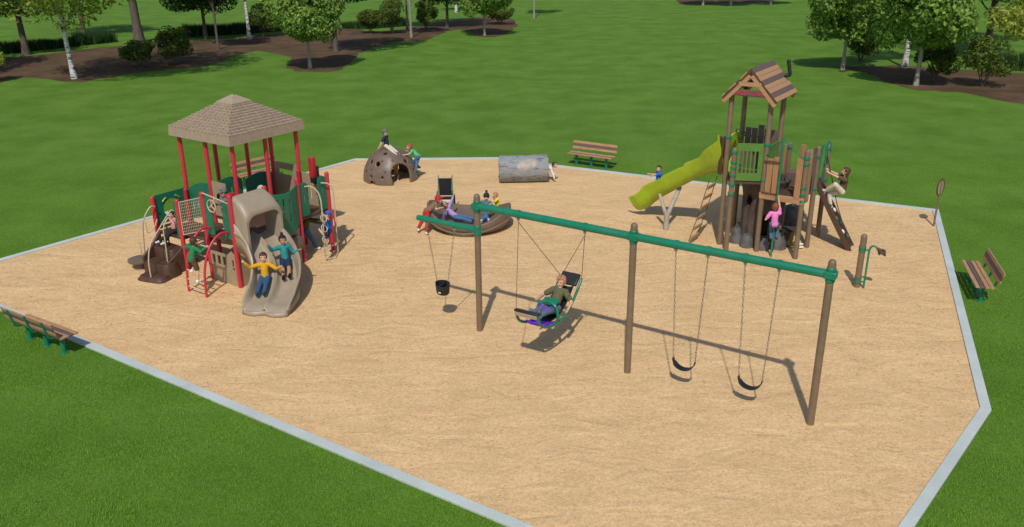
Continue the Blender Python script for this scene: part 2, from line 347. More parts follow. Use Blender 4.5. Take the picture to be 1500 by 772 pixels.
# ================================================================ site furniture
def board(mb, a, b, w, t, up=(0, 0, 1), mi=0): return mb.bar(a, b, w, t, up, mi)
def make_bench(L=1.83):
    t = empty('park_bench', (0, 0, 0))
    # faces +Y locally; back at -Y
    for k, (y, mk) in enumerate(((.20, 'wood'), (.095, 'wood2'), (-.01, 'wood'), (-.115, 'wood'))):
        mb = MB(); mb.box((0, y, .45), (L, .09, .035)); mb.build('seat_board', M[mk], t, bevel=.006)
    th = R(14)
    for k, mk in enumerate(('wood', 'wood2', 'wood')):
        z = .60 + k * .10; mb = MB(); mb.box((0, -.205 - (z - .45) * math.tan(th), z), (L, .03, .092), q=Matrix.Rotation(th, 3, 'X')); mb.build('backrest_board', M[mk], t, bevel=.006)
    for x in (-.62, 0, .62):
        mb = MB(); mb.tube([(x, .02, 0), (x, .02, .40)], .048, 14); mb.tube([(x, .02, -.0), (x, .02, .02)], .09, 14)
        mb.box((x, .02, .418), (.05, .42, .028)); mb.build('pedestal', M['green'], t, bevel=.003)
        mb = MB(); mb.tube(spline([(x, -.10, .40), (x, -.21, .43), (x, -.26, .55), (x, -.335, .84)], 4), .026, 8); mb.build('back_support', M['green'], t)
    return t
b0 = make_bench()
BEN = [((-10.10, 16.66), R(-31.5), 'park bench by the left kerb, its backrest turned to the camera', 1),
       ((3.02, 31.45), R(149), 'park bench facing the camera on the lawn, right of the log tunnel', 0),
       ((11.38, 19.30), R(73.4), 'park bench seen end-on on the grass past the right-hand kerb', 0),
       ((-8.95, 29.45), R(230), 'park bench half hidden behind the roofed red-post play structure', 0)]
for i, (p, a, lab, _) in enumerate(BEN):
    o = b0 if i == 0 else copy_tree(b0); o.location = (*p, -.01); o.rotation_euler = (0, 0, a); tag(o, lab, 'bench', 'benches around the playground')

# ---------------------------------------------------------------- swing set
A0 = V((-.73, 17.27, 0)); B0 = V((2.31, 15.29, 0)); bd = (B0 - A0); BD = bd.normalized(); BN = V((-BD.y, BD.x, 0)); ZB = 2.9
swa = math.atan2(BD.y, BD.x)
sw = empty('swing_frame', A0, swa, 'three-post swing frame of brown posts under a long green top rail', 'swing set')
LB = bd.length
def at(t, z, off=0.): return A0 + bd * t + BN * off + V((0, 0, z))
for k in range(3):
    mb = MB(); mb.lathe([(.068, -.05), (.068, 3.09), (.066, 3.12), (.05, 3.155), (.025, 3.17)], (k * LB, 0, 0), 20); mb.build('post', M['post'], sw)
    mb = MB(); mb.lathe([(.082, ZB - .13), (.082, ZB - .06)], (k * LB, 0, 0), 20); mb.lathe([(.082, ZB + .06), (.082, ZB + .13)], (k * LB, 0, 0), 20); mb.box((k * LB, 0, ZB), (.2, .19, .13)); mb.build('collar', M['green'], sw, bevel=.012)
for k in range(2):
    mb = MB(); mb.tube([(k * LB + .0, 0, ZB), ((k + 1) * LB, 0, ZB)], .078, 18); mb.build('top_rail', M['green'], sw)
TB = -1.62
mb = MB(); mb.tube([(0, 0, 2.37), (TB, 0, 2.37)], .062, 16); mb.ell((TB, 0, 2.37), (.03, .06, .06)); mb.build('side_rail', M['green'], sw)
mb = MB(); mb.lathe([(.084, 2.26), (.084, 2.48)], (0, 0, 0), 20); mb.build('collar', M['green'], sw, bevel=.01)
def hanger_at(x, z, r=.078):
    mb = MB(); mb.tube([(x - .035, 0, z), (x + .035, 0, z)], r + .012, 16); mb.build('pipe_clamp', M['green'], sw, bevel=.004)
    mb = MB(); mb.box((x, 0, z - r - .025), (.045, .05, .05)); mb.tube([(x, 0, z - r - .04), (x, 0, z - r - .10)], .013, 8); mb.build('hanger', M['steel'], sw)
HT = [.2857, .7118, 1.238, 1.4085, 1.599, 1.7644]
for t_ in HT: hanger_at(t_ * LB, ZB)
for x in (-.42, -1.38 + .0): hanger_at(x if x != -.42 else -.62, 2.37, .062)
def chain(mb, a, b, link=.055, r=.0045, w=.013):
    a = V(a); b = V(b); d = (b - a); n = max(2, int(d.length / link)); u = d.normalized(); s1 = u.orthogonal().normalized(); s2 = u.cross(s1)
    for i in range(n):
        c = a + d * ((i + .5) / n); s = s1 if i % 2 else s2; h = d.length / n * .62
        mb.tube([c - u * h, c - u * h * .6 + s * w, c + u * h * .6 + s * w, c + u * h, c + u * h * .6 - s * w, c - u * h * .6 - s * w, c - u * h], r, 4, False)
def cable(mb, a, b, r): mb.tube([a, b], r, 6)
for i, (ta, tb, lab) in enumerate(((HT[2], HT[3], 'black belt swing seat on two chains, the one beside the middle post'), (HT[4], HT[5], 'black belt swing seat on two chains, the one nearest the right-hand end post'))):
    c = at((ta + tb) / 2, 0); root = empty('belt_swing', c, swa, lab, 'swing', 'belt swings on the long green rail'); hw = (tb - ta) * LB / 2; z1 = ZB - .18; zs = .58 + .02 * (1 - i)
    for s in (-1, 1):
        mb = MB(); chain(mb, (s * hw, 0, z1), (s * .22, 0, zs)); mb.build('chain', M['chain'], root)
    prof = [(.22 * math.sin(R(a)) * 1.03, zs - .0 - .20 * (math.cos(R(a)) - math.cos(R(90))) ) for a in range(-90, 91, 12)]
    mb = MB(); vs = []
    for x, z in prof:
        wd = .075 if abs(x) < .19 else .045
        vs += [(x, -wd, z), (x, wd, z), (x * .95, wd, z + .014), (x * .95, -wd, z + .014)]
    fs = [(4 * k + j, 4 * k + (j + 1) % 4, 4 * k + 4 + (j + 1) % 4, 4 * k + 4 + j) for k in range(len(prof) - 1) for j in range(4)] + [(0, 3, 2, 1), tuple(4 * (len(prof) - 1) + j for j in range(4))]
    mb.add(vs, fs); mb.build('belt_seat', M['black'], root)
# toddler bucket
c = A0 - BD * 1.0 + BN * .0; root = empty('bucket_swing', (c.x, c.y, 0), swa, 'black toddler bucket swing hanging from the short side rail', 'swing')
for s in (-1, 1):
    mb = MB(); chain(mb, (s * .38, 0, 2.24), (s * .15, 0, .93)); mb.build('chain', M['chain'], root)
mb = MB(); n = 24; prof = [(.125, .66), (.15, .70), (.165, .84), (.17, .94), (.155, .945), (.145, .84), (.13, .71), (.10, .69)]
vs = [(r * math.cos(2 * math.pi * j / n) * 1.05, r * math.sin(2 * math.pi * j / n) * .85, z - (.06 if z > .9 and math.sin(2 * math.pi * j / n) < -.5 else 0)) for r, z in prof for j in range(n)]
fs = [(i * n + j, i * n + (j + 1) % n, (i + 1) * n + (j + 1) % n, (i + 1) * n + j) for i in range(len(prof) - 1) for j in range(n)] + [tuple(range(n))]
mb.add(vs, fs); mb.box((0, 0, .80), (.05, .26, .2)); mb.build('bucket_seat', M['black'], root)
mb = MB(); mb.box((.02, -.145, .74), (.06, .004, .03)); mb.build('maker_label', M['white'], root)
# inclusive reclining swing: local x = seat's length (foot -, head +), local y = across
CH = V((.78, 16.27, 0)); cha = math.atan2(.855, .52)
root = empty('reclining_swing', CH, cha, 'green-framed reclining swing with black footrest, black headrest and purple seat, hung on four cables', 'swing')
RAIL = [(-.94, 1.25), (-.86, 1.02), (-.62, .86), (-.3, .77), (.0, .75), (.3, .82), (.58, 1.0), (.82, 1.22), (.94, 1.36)]
for s_ in (-1, 1):
    mb = MB(); mb.tube(spline([(x, s_ * .25, z) for x, z in RAIL], 5), .030, 10); mb.build('side_rail', M['green'], root)
mb = MB(); mb.box((-.93, 0, 1.255), (.13, .56, .05), q=Matrix.Rotation(R(12), 3, 'Y')); mb.build('footrest', M['black'], root, bevel=.02)
mb = MB(); mb.box((-.985, 0, 1.20), (.02, .5, .08)); mb.build('footrest_trim', M['tan_panel'], root, bevel=.005)
mb = MB(); mb.box((.87, 0, 1.34), (.30, .44, .07), q=Matrix.Rotation(R(-40), 3, 'Y')); mb.build('headrest', M['black'], root, bevel=.03)
def strip(mb, prof, hw, th, n=7):
    pts = spline([(x, 0, z) for x, z in prof], 4); vs = []
    for p in pts:
        for j in range(n + 1):
            y = -hw + 2 * hw * j / n; vs.append((p.x, y, p.z + .10 * (y / hw) ** 4 * .5))
    k = len(pts); N = len(vs); vs += [(a, b, c - th) for a, b, c in vs]; m = n + 1; fs = []
    for i in range(k - 1):
        for j in range(n): q = (i * m + j, (i + 1) * m + j, (i + 1) * m + j + 1, i * m + j + 1); fs += [q, tuple(N + t for t in reversed(q))]
    for i in range(k - 1):
        for j, r_ in ((0, 0), (n, 1)):
            q = (i * m + j, i * m + j + N, (i + 1) * m + j + N, (i + 1) * m + j); fs.append(q if r_ else tuple(reversed(q)))
    for i, r_ in ((0, 1), (k - 1, 0)):
        for j in range(n): q = (i * m + j, i * m + j + N, i * m + j + 1 + N, i * m + j + 1); fs.append(q if r_ else tuple(reversed(q)))
    mb.add(vs, fs)
mb = MB(); strip(mb, [(-.62, .87), (-.45, .80), (-.2, .77)], .22, .03); mb.build('calf_support', M['purple'], root)
mb = MB(); strip(mb, [(-.2, .775), (.02, .765), (.25, .81), (.52, .96), (.78, 1.2)], .15, .03); mb.build('seat_shell', M['black'], root)
mb = MB(); strip(mb, [(-.40, .98), (-.28, 1.04), (-.12, 1.06)], .13, .03); mb.build('knee_pad', M['purple'], root, bevel=.005)
mb = MB(); vs = spline([(-.08, -.25, .80), (-.10, -.2, 1.08), (-.06, 0, 1.15), (-.10, .2, 1.08), (-.08, .25, .80)], 5); mb.tube(vs, .035, 8)
mb.box((.02, 0, 1.13), (.22, .34, .035), q=Matrix.Rotation(R(-15), 3, 'Y')); mb.build('lap_harness', M['green'], root, bevel=.01)
iv = Matrix.Rotation(-cha, 4, 'Z')
for t_, ys in ((HT[0], 1), (HT[1], -1)):
    hp = iv @ (at(t_, ZB - .17) - CH)
    for e_ in ((-.93, ys * .26, 1.25), (.93, ys * .26, 1.36)):
        mb = MB(); mb.tube([hp, e_], .0065, 6); mb.ell(V(e_), (.02, .02, .02)); mb.build('cable', M['rope'], root)

# ---------------------------------------------------------------- climbing dome
root = empty('climbing_dome', (-4.35, 29.95, 0), R(0), 'brown pierced half-dome climber with an arched doorway, at the rear left of the playground', 'dome')
n, k, r0 = 160, 60, .99
mb = MB(); holes = []
for az, el, rr in ((-150, 18, .07), (-128, 14, .06), (-140, 40, .08), (-115, 38, .085), (-160, 55, .07), (-100, 62, .07), (-120, 60, .0), (-100, 14, .05), (-35, 40, .08), (-20, 20, .08), (10, 35, .08), (30, 15, .08), (60, 40, .08), (100, 30, .08), (140, 50, .08), (160, 20, .08), (-70, 75, .06), (20, 62, .07), (-5, 8, .06), (-80, 52, .0), (120, 10, .08), (-172, 35, .07)):
    holes.append((V((math.cos(R(az)) * math.cos(R(el)), math.sin(R(az)) * math.cos(R(el)), math.sin(R(el)))), rr))
P = [[None] * n for _ in range(k + 1)]; vs = []
for i in range(k + 1):
    el = R(90 * i / k)
    for j in range(n):
        az = 2 * math.pi * j / n; d = V((math.cos(az) * math.cos(el), math.sin(az) * math.cos(el), math.sin(el)))
        wob = 1 + .02 * mnoise.noise(d * 3)
        vs.append((d.x * r0 * wob, d.y * r0 * wob, 1.16 * d.z * wob))
fs = []
for i in range(k):
    for j in range(n):
        el = R(90 * (i + .5) / k); az = 2 * math.pi * (j + .5) / n; d = V((math.cos(az) * math.cos(el), math.sin(az) * math.cos(el), math.sin(el)))
        if any((d - h).length < rr for h, rr in holes): continue
        out = False
        for da, wd, ht in ((-58, .36, .72), (100, .34, .62), (-160, .0, 0)):   # doorways
            aa = (math.degrees(az) - da + 180) % 360 - 180
            if abs(aa) < 60:
                x = math.sin(R(aa)) * math.cos(el) * r0; z = 1.16 * math.sin(el)
                if wd and (x / wd) ** 2 + (max(0, z - (ht - wd)) / wd) ** 2 < 1 and z < ht: out = True
        if abs(((math.degrees(az) + 123 + 180) % 360) - 180) < 7 and el < R(6): out = True
        if out: continue
        fs.append((i * n + j, i * n + (j + 1) % n, (i + 1) * n + (j + 1) % n, (i + 1) * n + j))
mb.add(vs, fs); o = mb.build('shell', M['dome'], root)
bm = bmesh.new(); bm.from_mesh(o.data); bmesh.ops.delete(bm, geom=[v for v in bm.verts if not v.link_faces], context='VERTS'); bmesh.ops.remove_doubles(bm, verts=bm.verts, dist=.001)
for _ in range(2):
    bv = [v for v in bm.verts if v.is_boundary]; newp = {}
    for v in bv:
        nb = [e.other_vert(v) for e in v.link_edges if e.is_boundary]
        if len(nb) == 2 and v.co.z > .02: newp[v] = v.co * .4 + (nb[0].co + nb[1].co) * .3
    for v, p in newp.items(): v.co = p
bm.to_mesh(o.data); bm.free(); o.data.shade_smooth()
so_ = o.modifiers.new('thickness', 'SOLIDIFY'); so_.thickness = .07; so_.offset = -1
for az, el in ((-95, 25), (-75, 45), (-130, 28), (-45, 60), (-105, 45), (-28, 30), (-90, 75), (-15, 48)):
    d = V((math.cos(R(az)) * math.cos(R(el)), math.sin(R(az)) * math.cos(R(el)), math.sin(R(el)))); mb = MB(); mb.ell((d.x * r0, d.y * r0, d.z * 1.16), (.05, .05, .05)); mb.build('hand_grip', M['dome'], root)

# ---------------------------------------------------------------- log tunnel
root = empty('log_tunnel', (.42, 29.45, 0), R(3), 'hollow grey bark log tunnel lying on the chips by the rear kerb', 'tunnel')
mb = MB(); n, k = 48, 30; vs = []; Lh = .86
def lr(x, a): return .47 + .02 * mnoise.noise(V((x * 2, math.cos(a) * 2, math.sin(a) * 2))) + .012 * mnoise.noise(V((x * 3, math.cos(a) * 9, math.sin(a) * 9)))
for i in range(k + 1):
    x = -Lh + 2 * Lh * i / k
    for j in range(n):
        a = 2 * math.pi * j / n; xe = x + (.05 * mnoise.noise(V((math.cos(a) * 3, math.sin(a) * 3, 5 + i))) if i in (0, k) else 0); r = lr(x, a)
        if i in (0, k): r *= .96
        vs.append((xe, r * math.cos(a), .46 + r * math.sin(a)))
N = len(vs); inner = []
for i in range(k + 1):
    x = -Lh + .012 + 2 * (Lh - .012) * i / k
    for j in range(n):
        a = 2 * math.pi * j / n; inner.append((x, .39 * math.cos(a), .46 + .39 * math.sin(a)))
fs = [(i * n + j, (i + 1) * n + j, (i + 1) * n + (j + 1) % n, i * n + (j + 1) % n) for i in range(k) for j in range(n)]
mb.add(vs, fs); mb.build('bark', M['logbark'], root)
mb = MB(); mb.add(inner, [tuple(reversed(f)) for f in fs])
e0 = [vs[j] for j in range(n)] + [inner[j] for j in range(n)]; e1_ = [vs[k * n + j] for j in range(n)] + [inner[k * n + j] for j in range(n)]
mb.add(e0, [(j, (j + 1) % n, n + (j + 1) % n, n + j) for j in range(n)]); mb.add(e1_, [(j, n + j, n + (j + 1) % n, (j + 1) % n) for j in range(n)])
mb.build('hollow_core', M['dome'], root)
mb = MB(); vs2 = []; rings = 6; oval = circ(0, 0, 1, 26)
for q in range(rings + 1):
    f = q / rings
    for tx, ty in oval:
        x = .12 + (.36 * tx + .14 * ty) * f; a = math.pi - R(32) - R(28) * ty * f
        r = lr(x, a) + .018 * (1 - f ** 4) - .004
        vs2.append((x, r * math.cos(a), .46 + r * math.sin(a) * 1.0))
m_ = len(oval); mb.add(vs2, [(q * m_ + j, q * m_ + (j + 1) % m_, (q + 1) * m_ + (j + 1) % m_, (q + 1) * m_ + j) for q in range(rings) for j in range(m_)]); mb.build('bare_patch', M['greylog'], root)

# ---------------------------------------------------------------- bowl spinner
root = empty('bowl_spinner', (-1.28, 24.55, 0), R(-8), 'wide brown saddle-shaped play bowl with curved rims, behind the left swing post', 'play bowl')
mb = MB(); n = 64
def rim(a):
    c = math.cos(a); return .34 + .40 * abs(c) ** 3
prof = [(.0, .0, .10), (.55, .0, .12), (.85, .0, .22), (1.02, .55, 0), (1.14, .92, 0), (1.19, 1.0, .0), (1.23, .98, 0), (1.24, .85, 0), (1.22, .45, 0), (1.10, .12, 0), (1.02, .0, .02), (.92, 0, -.01)]
vs = []
for r, t, z0 in prof:
    for j in range(n):
        a = 2 * math.pi * j / n; h = rim(a); z = z0 if t == 0 else .12 + (h - .12) * t
        if r in (1.22, 1.10): z = .0 + h * t * (.9 if r == 1.22 else .9)
        ex = r * (1 + .03 * abs(math.cos(a)) ** 2)
        vs.append((ex * math.cos(a), ex * .86 * math.sin(a), z))
fs = [(i * n + j, i * n + (j + 1) % n, (i + 1) * n + (j + 1) % n, (i + 1) * n + j) for i in range(len(prof) - 1) for j in range(n)]
mb.add(vs, fs); o = mb.build('bowl', M['bowl'], root, ang=1.2)
sb = o.modifiers.new('sub', 'SUBSURF'); sb.levels = 1; sb.render_levels = 1
mb = MB(); mb.tube([(1.235 * 1.02 * math.cos(R(a)), 1.235 * .87 * math.sin(R(a)), .10 + .26 * abs(math.cos(R(a))) ** 2) for a in range(0, 361, 8)], .035, 8, False); mb.build('outer_rib', M['bowl'], root)

# ---------------------------------------------------------------- wheelchair
root = empty('wheelchair', (-2.08, 25.75, 0), R(0), 'empty green-framed wheelchair with black back and seat parked behind the brown play bowl', 'wheelchair')
w_ = .235
for s_ in (-1, 1):
    mb = MB(); mb.tube([(s_ * (w_ + .04), .10 + .29 * math.cos(R(a)), .30 + .29 * math.sin(R(a))) for a in range(0, 361, 12)], .016, 6, False)
    for a in range(0, 360, 30): mb.tube([(s_ * (w_ + .04), .10, .30), (s_ * (w_ + .04), .10 + .28 * math.cos(R(a)), .30 + .28 * math.sin(R(a)))], .003, 4)
    mb.ell((s_ * (w_ + .04), .10, .30), (.03, .04, .04)); mb.build('wheel', M['black'], root)
    mb = MB(); mb.tube([(s_ * (w_ - .02), -.36 + .08 * math.cos(R(a)), .09 + .075 * math.sin(R(a))) for a in range(0, 361, 30)], .018, 6, False); mb.build('caster', M['black'], root)
    mb = MB(); mb.tube(spline([(s_ * (w_ - .02), .26, 1.14), (s_ * (w_ - .02), .21, 1.02), (s_ * w_, .20, .5), (s_ * w_, .16, .30)], 4), .014, 8); mb.tube([(s_ * w_, .2, .68), (s_ * w_, -.18, .68), (s_ * w_, -.22, .48), (s_ * w_, -.36, .40), (s_ * (w_ - .02), -.40, .12)], .014, 8); mb.tube([(s_ * w_, .2, .44), (s_ * w_, -.26, .46)], .014, 8); mb.build('side_frame', M['green'], root)
    mb = MB(); mb.box((s_ * w_, .02, .70), (.045, .28, .03)); mb.build('armrest', M['green'], root, bevel=.006)
    mb = MB(); mb.tube([(s_ * (w_ - .02), .25, 1.13), (s_ * (w_ - .02), .36, 1.14)], .018, 8); mb.build('push_handle', M['steel'], root)
mb = MB(); mb.box((0, .20, .82), (.40, .03, .56)); mb.build('backrest', M['black'], root, bevel=.01)
mb = MB(); mb.box((0, -.03, .49), (.46, .42, .05)); mb.build('seat', M['black'], root, bevel=.012)
mb = MB(); mb.box((0, -.25, .50), (.46, .03, .06)); mb.build('seat_front_edge', M['white'], root, bevel=.006)

# ---------------------------------------------------------------- talk tube post and rear sign
root = empty('talk_tube', (8.57, 19.61, 0), R(-28), 'brown post with a green pipe bent over to a dark horn', 'talk tube')
mb = MB(); mb.lathe([(.075, -.05), (.075, 1.30), (.072, 1.34), (.05, 1.38), (.02, 1.395)], (0, 0, 0), 20); mb.build('post', M['post'], root)
mb = MB()
for z in (.12, .22, .95, 1.02): mb.lathe([(.088, z), (.088, z + .045)], (0, 0, 0), 18)
mb.tube([(.08, -.02, .17), (.15, -.03, .17)], .02, 8); mb.tube([(.08, -.02, 1.0), (.15, -.03, 1.0)], .02, 8); mb.build('clamp', M['green'], root)
mb = MB(); mb.tube(spline([(.16, -.03, -.02), (.16, -.03, .85), (.17, -.03, 1.04), (.22, -.03, 1.12), (.29, -.03, 1.12), (.34, -.03, 1.08)], 6), .024, 10); mb.build('pipe', M['green'], root)
mb = MB(); d = V((.75, -.1, -.55)).normalized(); p = V((.33, -.03, 1.09)); mb.tube([p, p + d * .06, p + d * .12, p + d * .16, p + d * .155, p + d * .1], [.03, .045, .09, .12, .11, .05], 18); mb.build('horn', M['trim'], root)
root = empty('round_sign', (12.60, 24.2, 0), R(30), 'small round framed sign on a brown pole at the rear right corner', 'sign')
mb = MB(); mb.tube([(0, 0, -.05), (0, 0, 1.0)], .028, 10); mb.build('pole', M['post'], root)
mb = MB(); mb.tube([(.15 * math.cos(R(a)), 0, 1.2 + .25 * math.sin(R(a))) for a in range(0, 361, 12)], .022, 8, False); mb.tube([(0, 0, .96), (0, 0, 1.44)], .016, 6); mb.build('ring', M['trim'], root)
mb = MB(); mb.plate(circ(0, 0, .14, 24, .24), [], (0, 0, 1.2), (1, 0, 0), (0, 0, 1), .012); mb.build('sign_face', M['tan_panel'], root)
# ================================================================ roofed red-post play structure
OA = V((-6.816, 19.848, 0)); TA = R(55.7); g = 1.07
E1 = V((math.cos(TA), math.sin(TA), 0)); E2 = V((-math.sin(TA), math.cos(TA), 0))
def wa(i, j, z): return OA + E1 * (i * g) + E2 * (j * g) + V((0, 0, z))
def ga(i, j, z=0.): return V((i * g, j * g, z))
PA = empty('covered_play_structure', OA, TA, 'play structure with red posts, green panels, tan double slide and a shingled pyramid roof', 'play structure')
ZL, ZU = .90, 1.22
def post(i, j, h, r=.058, root=PA, m='red', cap=True):
    mb = MB(); c = (i * g, j * g, 0)
    mb.lathe([(r, -.05), (r, h - .05), (r * .93, h - .02), (r * .6, h), (.01, h + .008)], c, 18); return mb.build('post', M[m], root)
for i, j in ((1, 1), (1, 2), (1, 3), (2, 3), (3, 3), (3, 2), (3, 1), (2, 1)): post(i, j, 3.42)
for i, j, h in ((0, 0, 2.42), (0, 1, 2.32), (0, 2, 1.95), (0, 3, 1.85), (1, 0, 2.38), (2, 0, 2.34), (3, 0, 2.26)): post(i, j, h)
for i, j, h in ((1, 3, 1.85), (3, 1, 2.2)):   # short doubled post beside the roof post
    mb = MB(); mb.lathe([(.058, 0), (.058, h - .03), (.03, h)], (i * g - .10, j * g - .07, 0), 16); mb.build('post', M['red_dark'], PA)
# decks
def deck(i0, j0, i1, j1, z):
    mb = MB(); mb.box(((i0 + i1) / 2 * g, (j0 + j1) / 2 * g, z - .035), ((i1 - i0) * g - .02, (j1 - j0) * g - .02, .07)); mb.build('deck', M['brown_deck'], PA, bevel=.012)
deck(0, 2, 1, 3, ZL); deck(0, 1, 1, 2, 1.06); deck(0, 0, 1, 1, ZU); deck(1, 0, 2, 1, ZU); deck(1, 1, 2, 2, ZU); deck(2, 0, 3, 1, ZU); deck(2, 1, 3, 2, ZU)
# roof
c = ga(2, 2); o_ = .17; hs = g * (1 + o_); ze = 3.30; zf = 3.52; za = 4.27
mb = MB()
corn = [(-1, -1), (1, -1), (1, 1), (-1, 1)]
vs = [(c.x + x * hs, c.y + y * hs, ze) for x, y in corn] + [(c.x + x * hs * .985, c.y + y * hs * .985, zf) for x, y in corn] + [(c.x + x * (hs - .04), c.y + y * (hs - .04), ze) for x, y in corn] + [(c.x + x * (hs - .05), c.y + y * (hs - .05), zf - .03) for x, y in corn]
fs = []
for a in range(4):
    b = (a + 1) % 4; fs += [(a, b, 4 + b, 4 + a), (a, 8 + a, 8 + b, b), (8 + a, 12 + a, 12 + b, 8 + b)]
mb.add(vs, fs)
vs = [(c.x + x * (hs - .02), c.y + y * (hs - .02), zf - .012) for x, y in corn] + [(c.x, c.y, za - .05)] + [(c.x + x * (hs - .04), c.y + y * (hs - .04), zf - .05) for x, y in corn] + [(c.x, c.y, za - .12)]
mb.add(vs, [(a, (a + 1) % 4, 4) for a in range(4)] + [((a + 1) % 4 + 5, a + 5, 9) for a in range(4)] + [(a, a + 5, (a + 1) % 4 + 5, (a + 1) % 4) for a in range(4)])
roof = mb.build('roof', M['roof_tan'], PA, smooth=False)
mb = MB(); rows = 11; rnd = random.Random(2)
for a in range(4):
    q = Matrix.Rotation(a * math.pi / 2, 3, 'Z')
    for r_ in range(rows):
        f0 = r_ / rows * .77; f1 = (r_ + 1.18) / rows * .77
        d0 = hs * .985 * (1 - f0); d1 = hs * .985 * (1 - f1); z0 = zf + (za - zf) * f0; z1 = zf + (za - zf) * f1
        wd = .155; nt_ = int(2 * d0 / wd) + 1; off = (r_ % 2) * .5 * wd
        for t in range(-1, nt_ + 1):
            x0 = -d0 + t * wd + off + .009; x1 = x0 + wd - .018
            x0c, x1c = max(x0, -d0), min(x1, d0)
            if x1c - x0c < .02: continue
            y0c, y1c = max(x0, -d1), min(x1, d1)
            if y1c - y0c < .005: y0c = y1c = max(-d1, min(d1, (x0 + x1) / 2)); y0c -= .002; y1c += .002
            h0 = .052 + rnd.uniform(-.008, .008)
            P_ = [V((x0c, -d0, z0 + h0)), V((x1c, -d0, z0 + h0)), V((y1c, -d1, z1 + .002)), V((y0c, -d1, z1 + .002)), V((x0c, -d0, z0 - .01)), V((x1c, -d0, z0 - .01))]
            P_ = [q @ p + V((c.x, c.y, 0)) for p in P_]
            mb.add(P_, [(0, 1, 2, 3), (4, 5, 1, 0), (4, 0, 3), (5, 2, 1)])
mb.build('shingles', M['roof_tan'], roof, smooth=False)
mb = MB(); f = .75; d = hs * (1 - f) * 1.05; z0 = zf + (za - zf) * f + .055
vs = [(c.x + x * d, c.y + y * d, z0) for x, y in corn] + [(c.x, c.y, za + .06)] + [(c.x + x * d, c.y + y * d, z0 - .05) for x, y in corn]
mb.add(vs, [(a, (a + 1) % 4, 4) for a in range(4)] + [(a + 5, (a + 1) % 4 + 5, (a + 1) % 4, a) for a in range(4)]); mb.build('roof_cap', M['roof_tan'], roof, smooth=False)
mb = MB(); mb.tube([(c.x + .02, c.y - .07, za - .10), (c.x + .0, c.y - .01, za + .09)], [.07, .012], 4); mb.build('roof_vent', M['trim'], roof, smooth=False)

# vertical panels: edge from grid point a to b
def vpanel(name, a, b, outer, holes, m, th=.022, off=0., zoff=0., pad=.06):
    A = ga(*a); B = ga(*b); d = (B - A).normalized(); nn = V((d.y, -d.x, 0))
    mb = MB(); mb.plate(outer, holes, A + nn * off + V((0, 0, zoff)), d, (0, 0, 1), th); return mb.build(name, M[m], PA, bevel=.004)
def arch_top(x0, x1, y0, ys, yt, n=14): return [(x0, y0), (x1, y0), (x1, ys)] + [(x1 + (x0 - x1) * t / n, ys + (yt - ys) * math.sin(math.pi * t / n) ** .8) for t in range(1, n)] + [(x0, ys)]
# left end: panel with the round window (edge y=3)
vpanel('round_window_panel', (0, 3), (1, 3), rect(.06, ZL + .03, g - .06, 1.86), [circ(.53, 1.42, .25, 26), ] + [], 'green_panel')
mb = MB()
for a0 in (115, 40): mb.tube([(ga(0, 3).x + .53 + .34 * math.cos(R(a0 + k * 5)), 3 * g - .02, 1.42 + .34 * math.sin(R(a0 + k * 5))) for k in range(6)], .02, 6)
mb.build('panel_groove', M['lime'], PA)
# wave panel edge x=1, from y=3 to y=2
up_ = [(.04, ZL + .05), (g - .06, ZU), (g - .06, 2.1)] + [(g - .06 - (g - .1) * t / 10, 2.1 - .30 * (t / 10) ** 2.2) for t in range(1, 11)]
vpanel('slotted_wave_panel', (1, 3), (1, 2), up_, [slot(x, z0, z0 + h, .045) for x, z0, h in ((.22, 1.25, .38), (.42, 1.35, .42), (.62, 1.42, .45), (.82, 1.45, .42))], 'green_panel')
vpanel('slotted_panel', (1, 2), (2, 2), arch_top(.06, g - .06, ZU + .03, 2.02, 2.16), [slot(x, 1.42, 1.86, .045) for x in (.25, .45, .65, .85)], 'green_panel')
vpanel('arched_panel', (2, 2), (3, 2), arch_top(.06, g - .06, ZU + .03, 1.95, 2.06), [circ(.53, 1.55, .14)], 'green_panel')
# entry at the arched ladder (edge x=0, y 0..1): narrow panels; rounded
def nar(x0, x1, z0, z1): return [(x0, z0), (x1, z0)] + [((x0 + x1) / 2 + (x1 - x0) / 2 * math.cos(R(t)), z1 - .14 + .14 * math.sin(R(t))) for t in range(0, 181, 20)]
vpanel('entry_panel', (0, 1), (0, 0), nar(.05, .34, ZU + .02, 2.26), [slot(.2, 1.95, 2.12, .03)], 'green_panel')
vpanel('entry_panel', (0, 1), (0, 0), nar(.74, 1.02, ZU + .02, 2.22), [slot(.9, 1.85, 2.08, .03)], 'green_panel')
# tan backboard with steering wheel behind that entry
mb = MB(); a = ga(.02, .5); ctr = V((-.10, .60 * 1.0, 2.06))
mb.tube([(ctr.x + .0, ctr.y + .155 * math.cos(R(t)), ctr.z + .155 * math.sin(R(t))) for t in range(0, 361, 15)], .016, 8, False)
for t in (90, 210, 330): mb.tube([ctr, (ctr.x, ctr.y + .15 * math.cos(R(t)), ctr.z + .15 * math.sin(R(t)))], .012, 6)
mb.ell(ctr, (.02, .035, .035)); mb.build('steering_wheel', M['beige_pipe'], PA)
mb = MB(); mb.tube([(0, .04, 2.18), (0, g - .04, 2.30)], .018, 8); mb.tube([ctr, (0, ctr.y, ctr.z + .16)], .014, 8); mb.build('wheel_bar', M['beige_pipe'], PA)
mb = MB(); mb.box((.08, .06, 2.37), (.22, .12, .12)); mb.build('talk_box', M['red_dark'], PA, bevel=.02)
# tan panel seen through the opening, deck edge x=1, y 0..1 partly
vpanel('tan_play_panel', (1, 2), (1, 1), rect(.06, ZU + .03, .62, 2.2), [circ(.34, 1.75, .15), slot(.34, 1.32, 1.5, .06)], 'tan_panel')
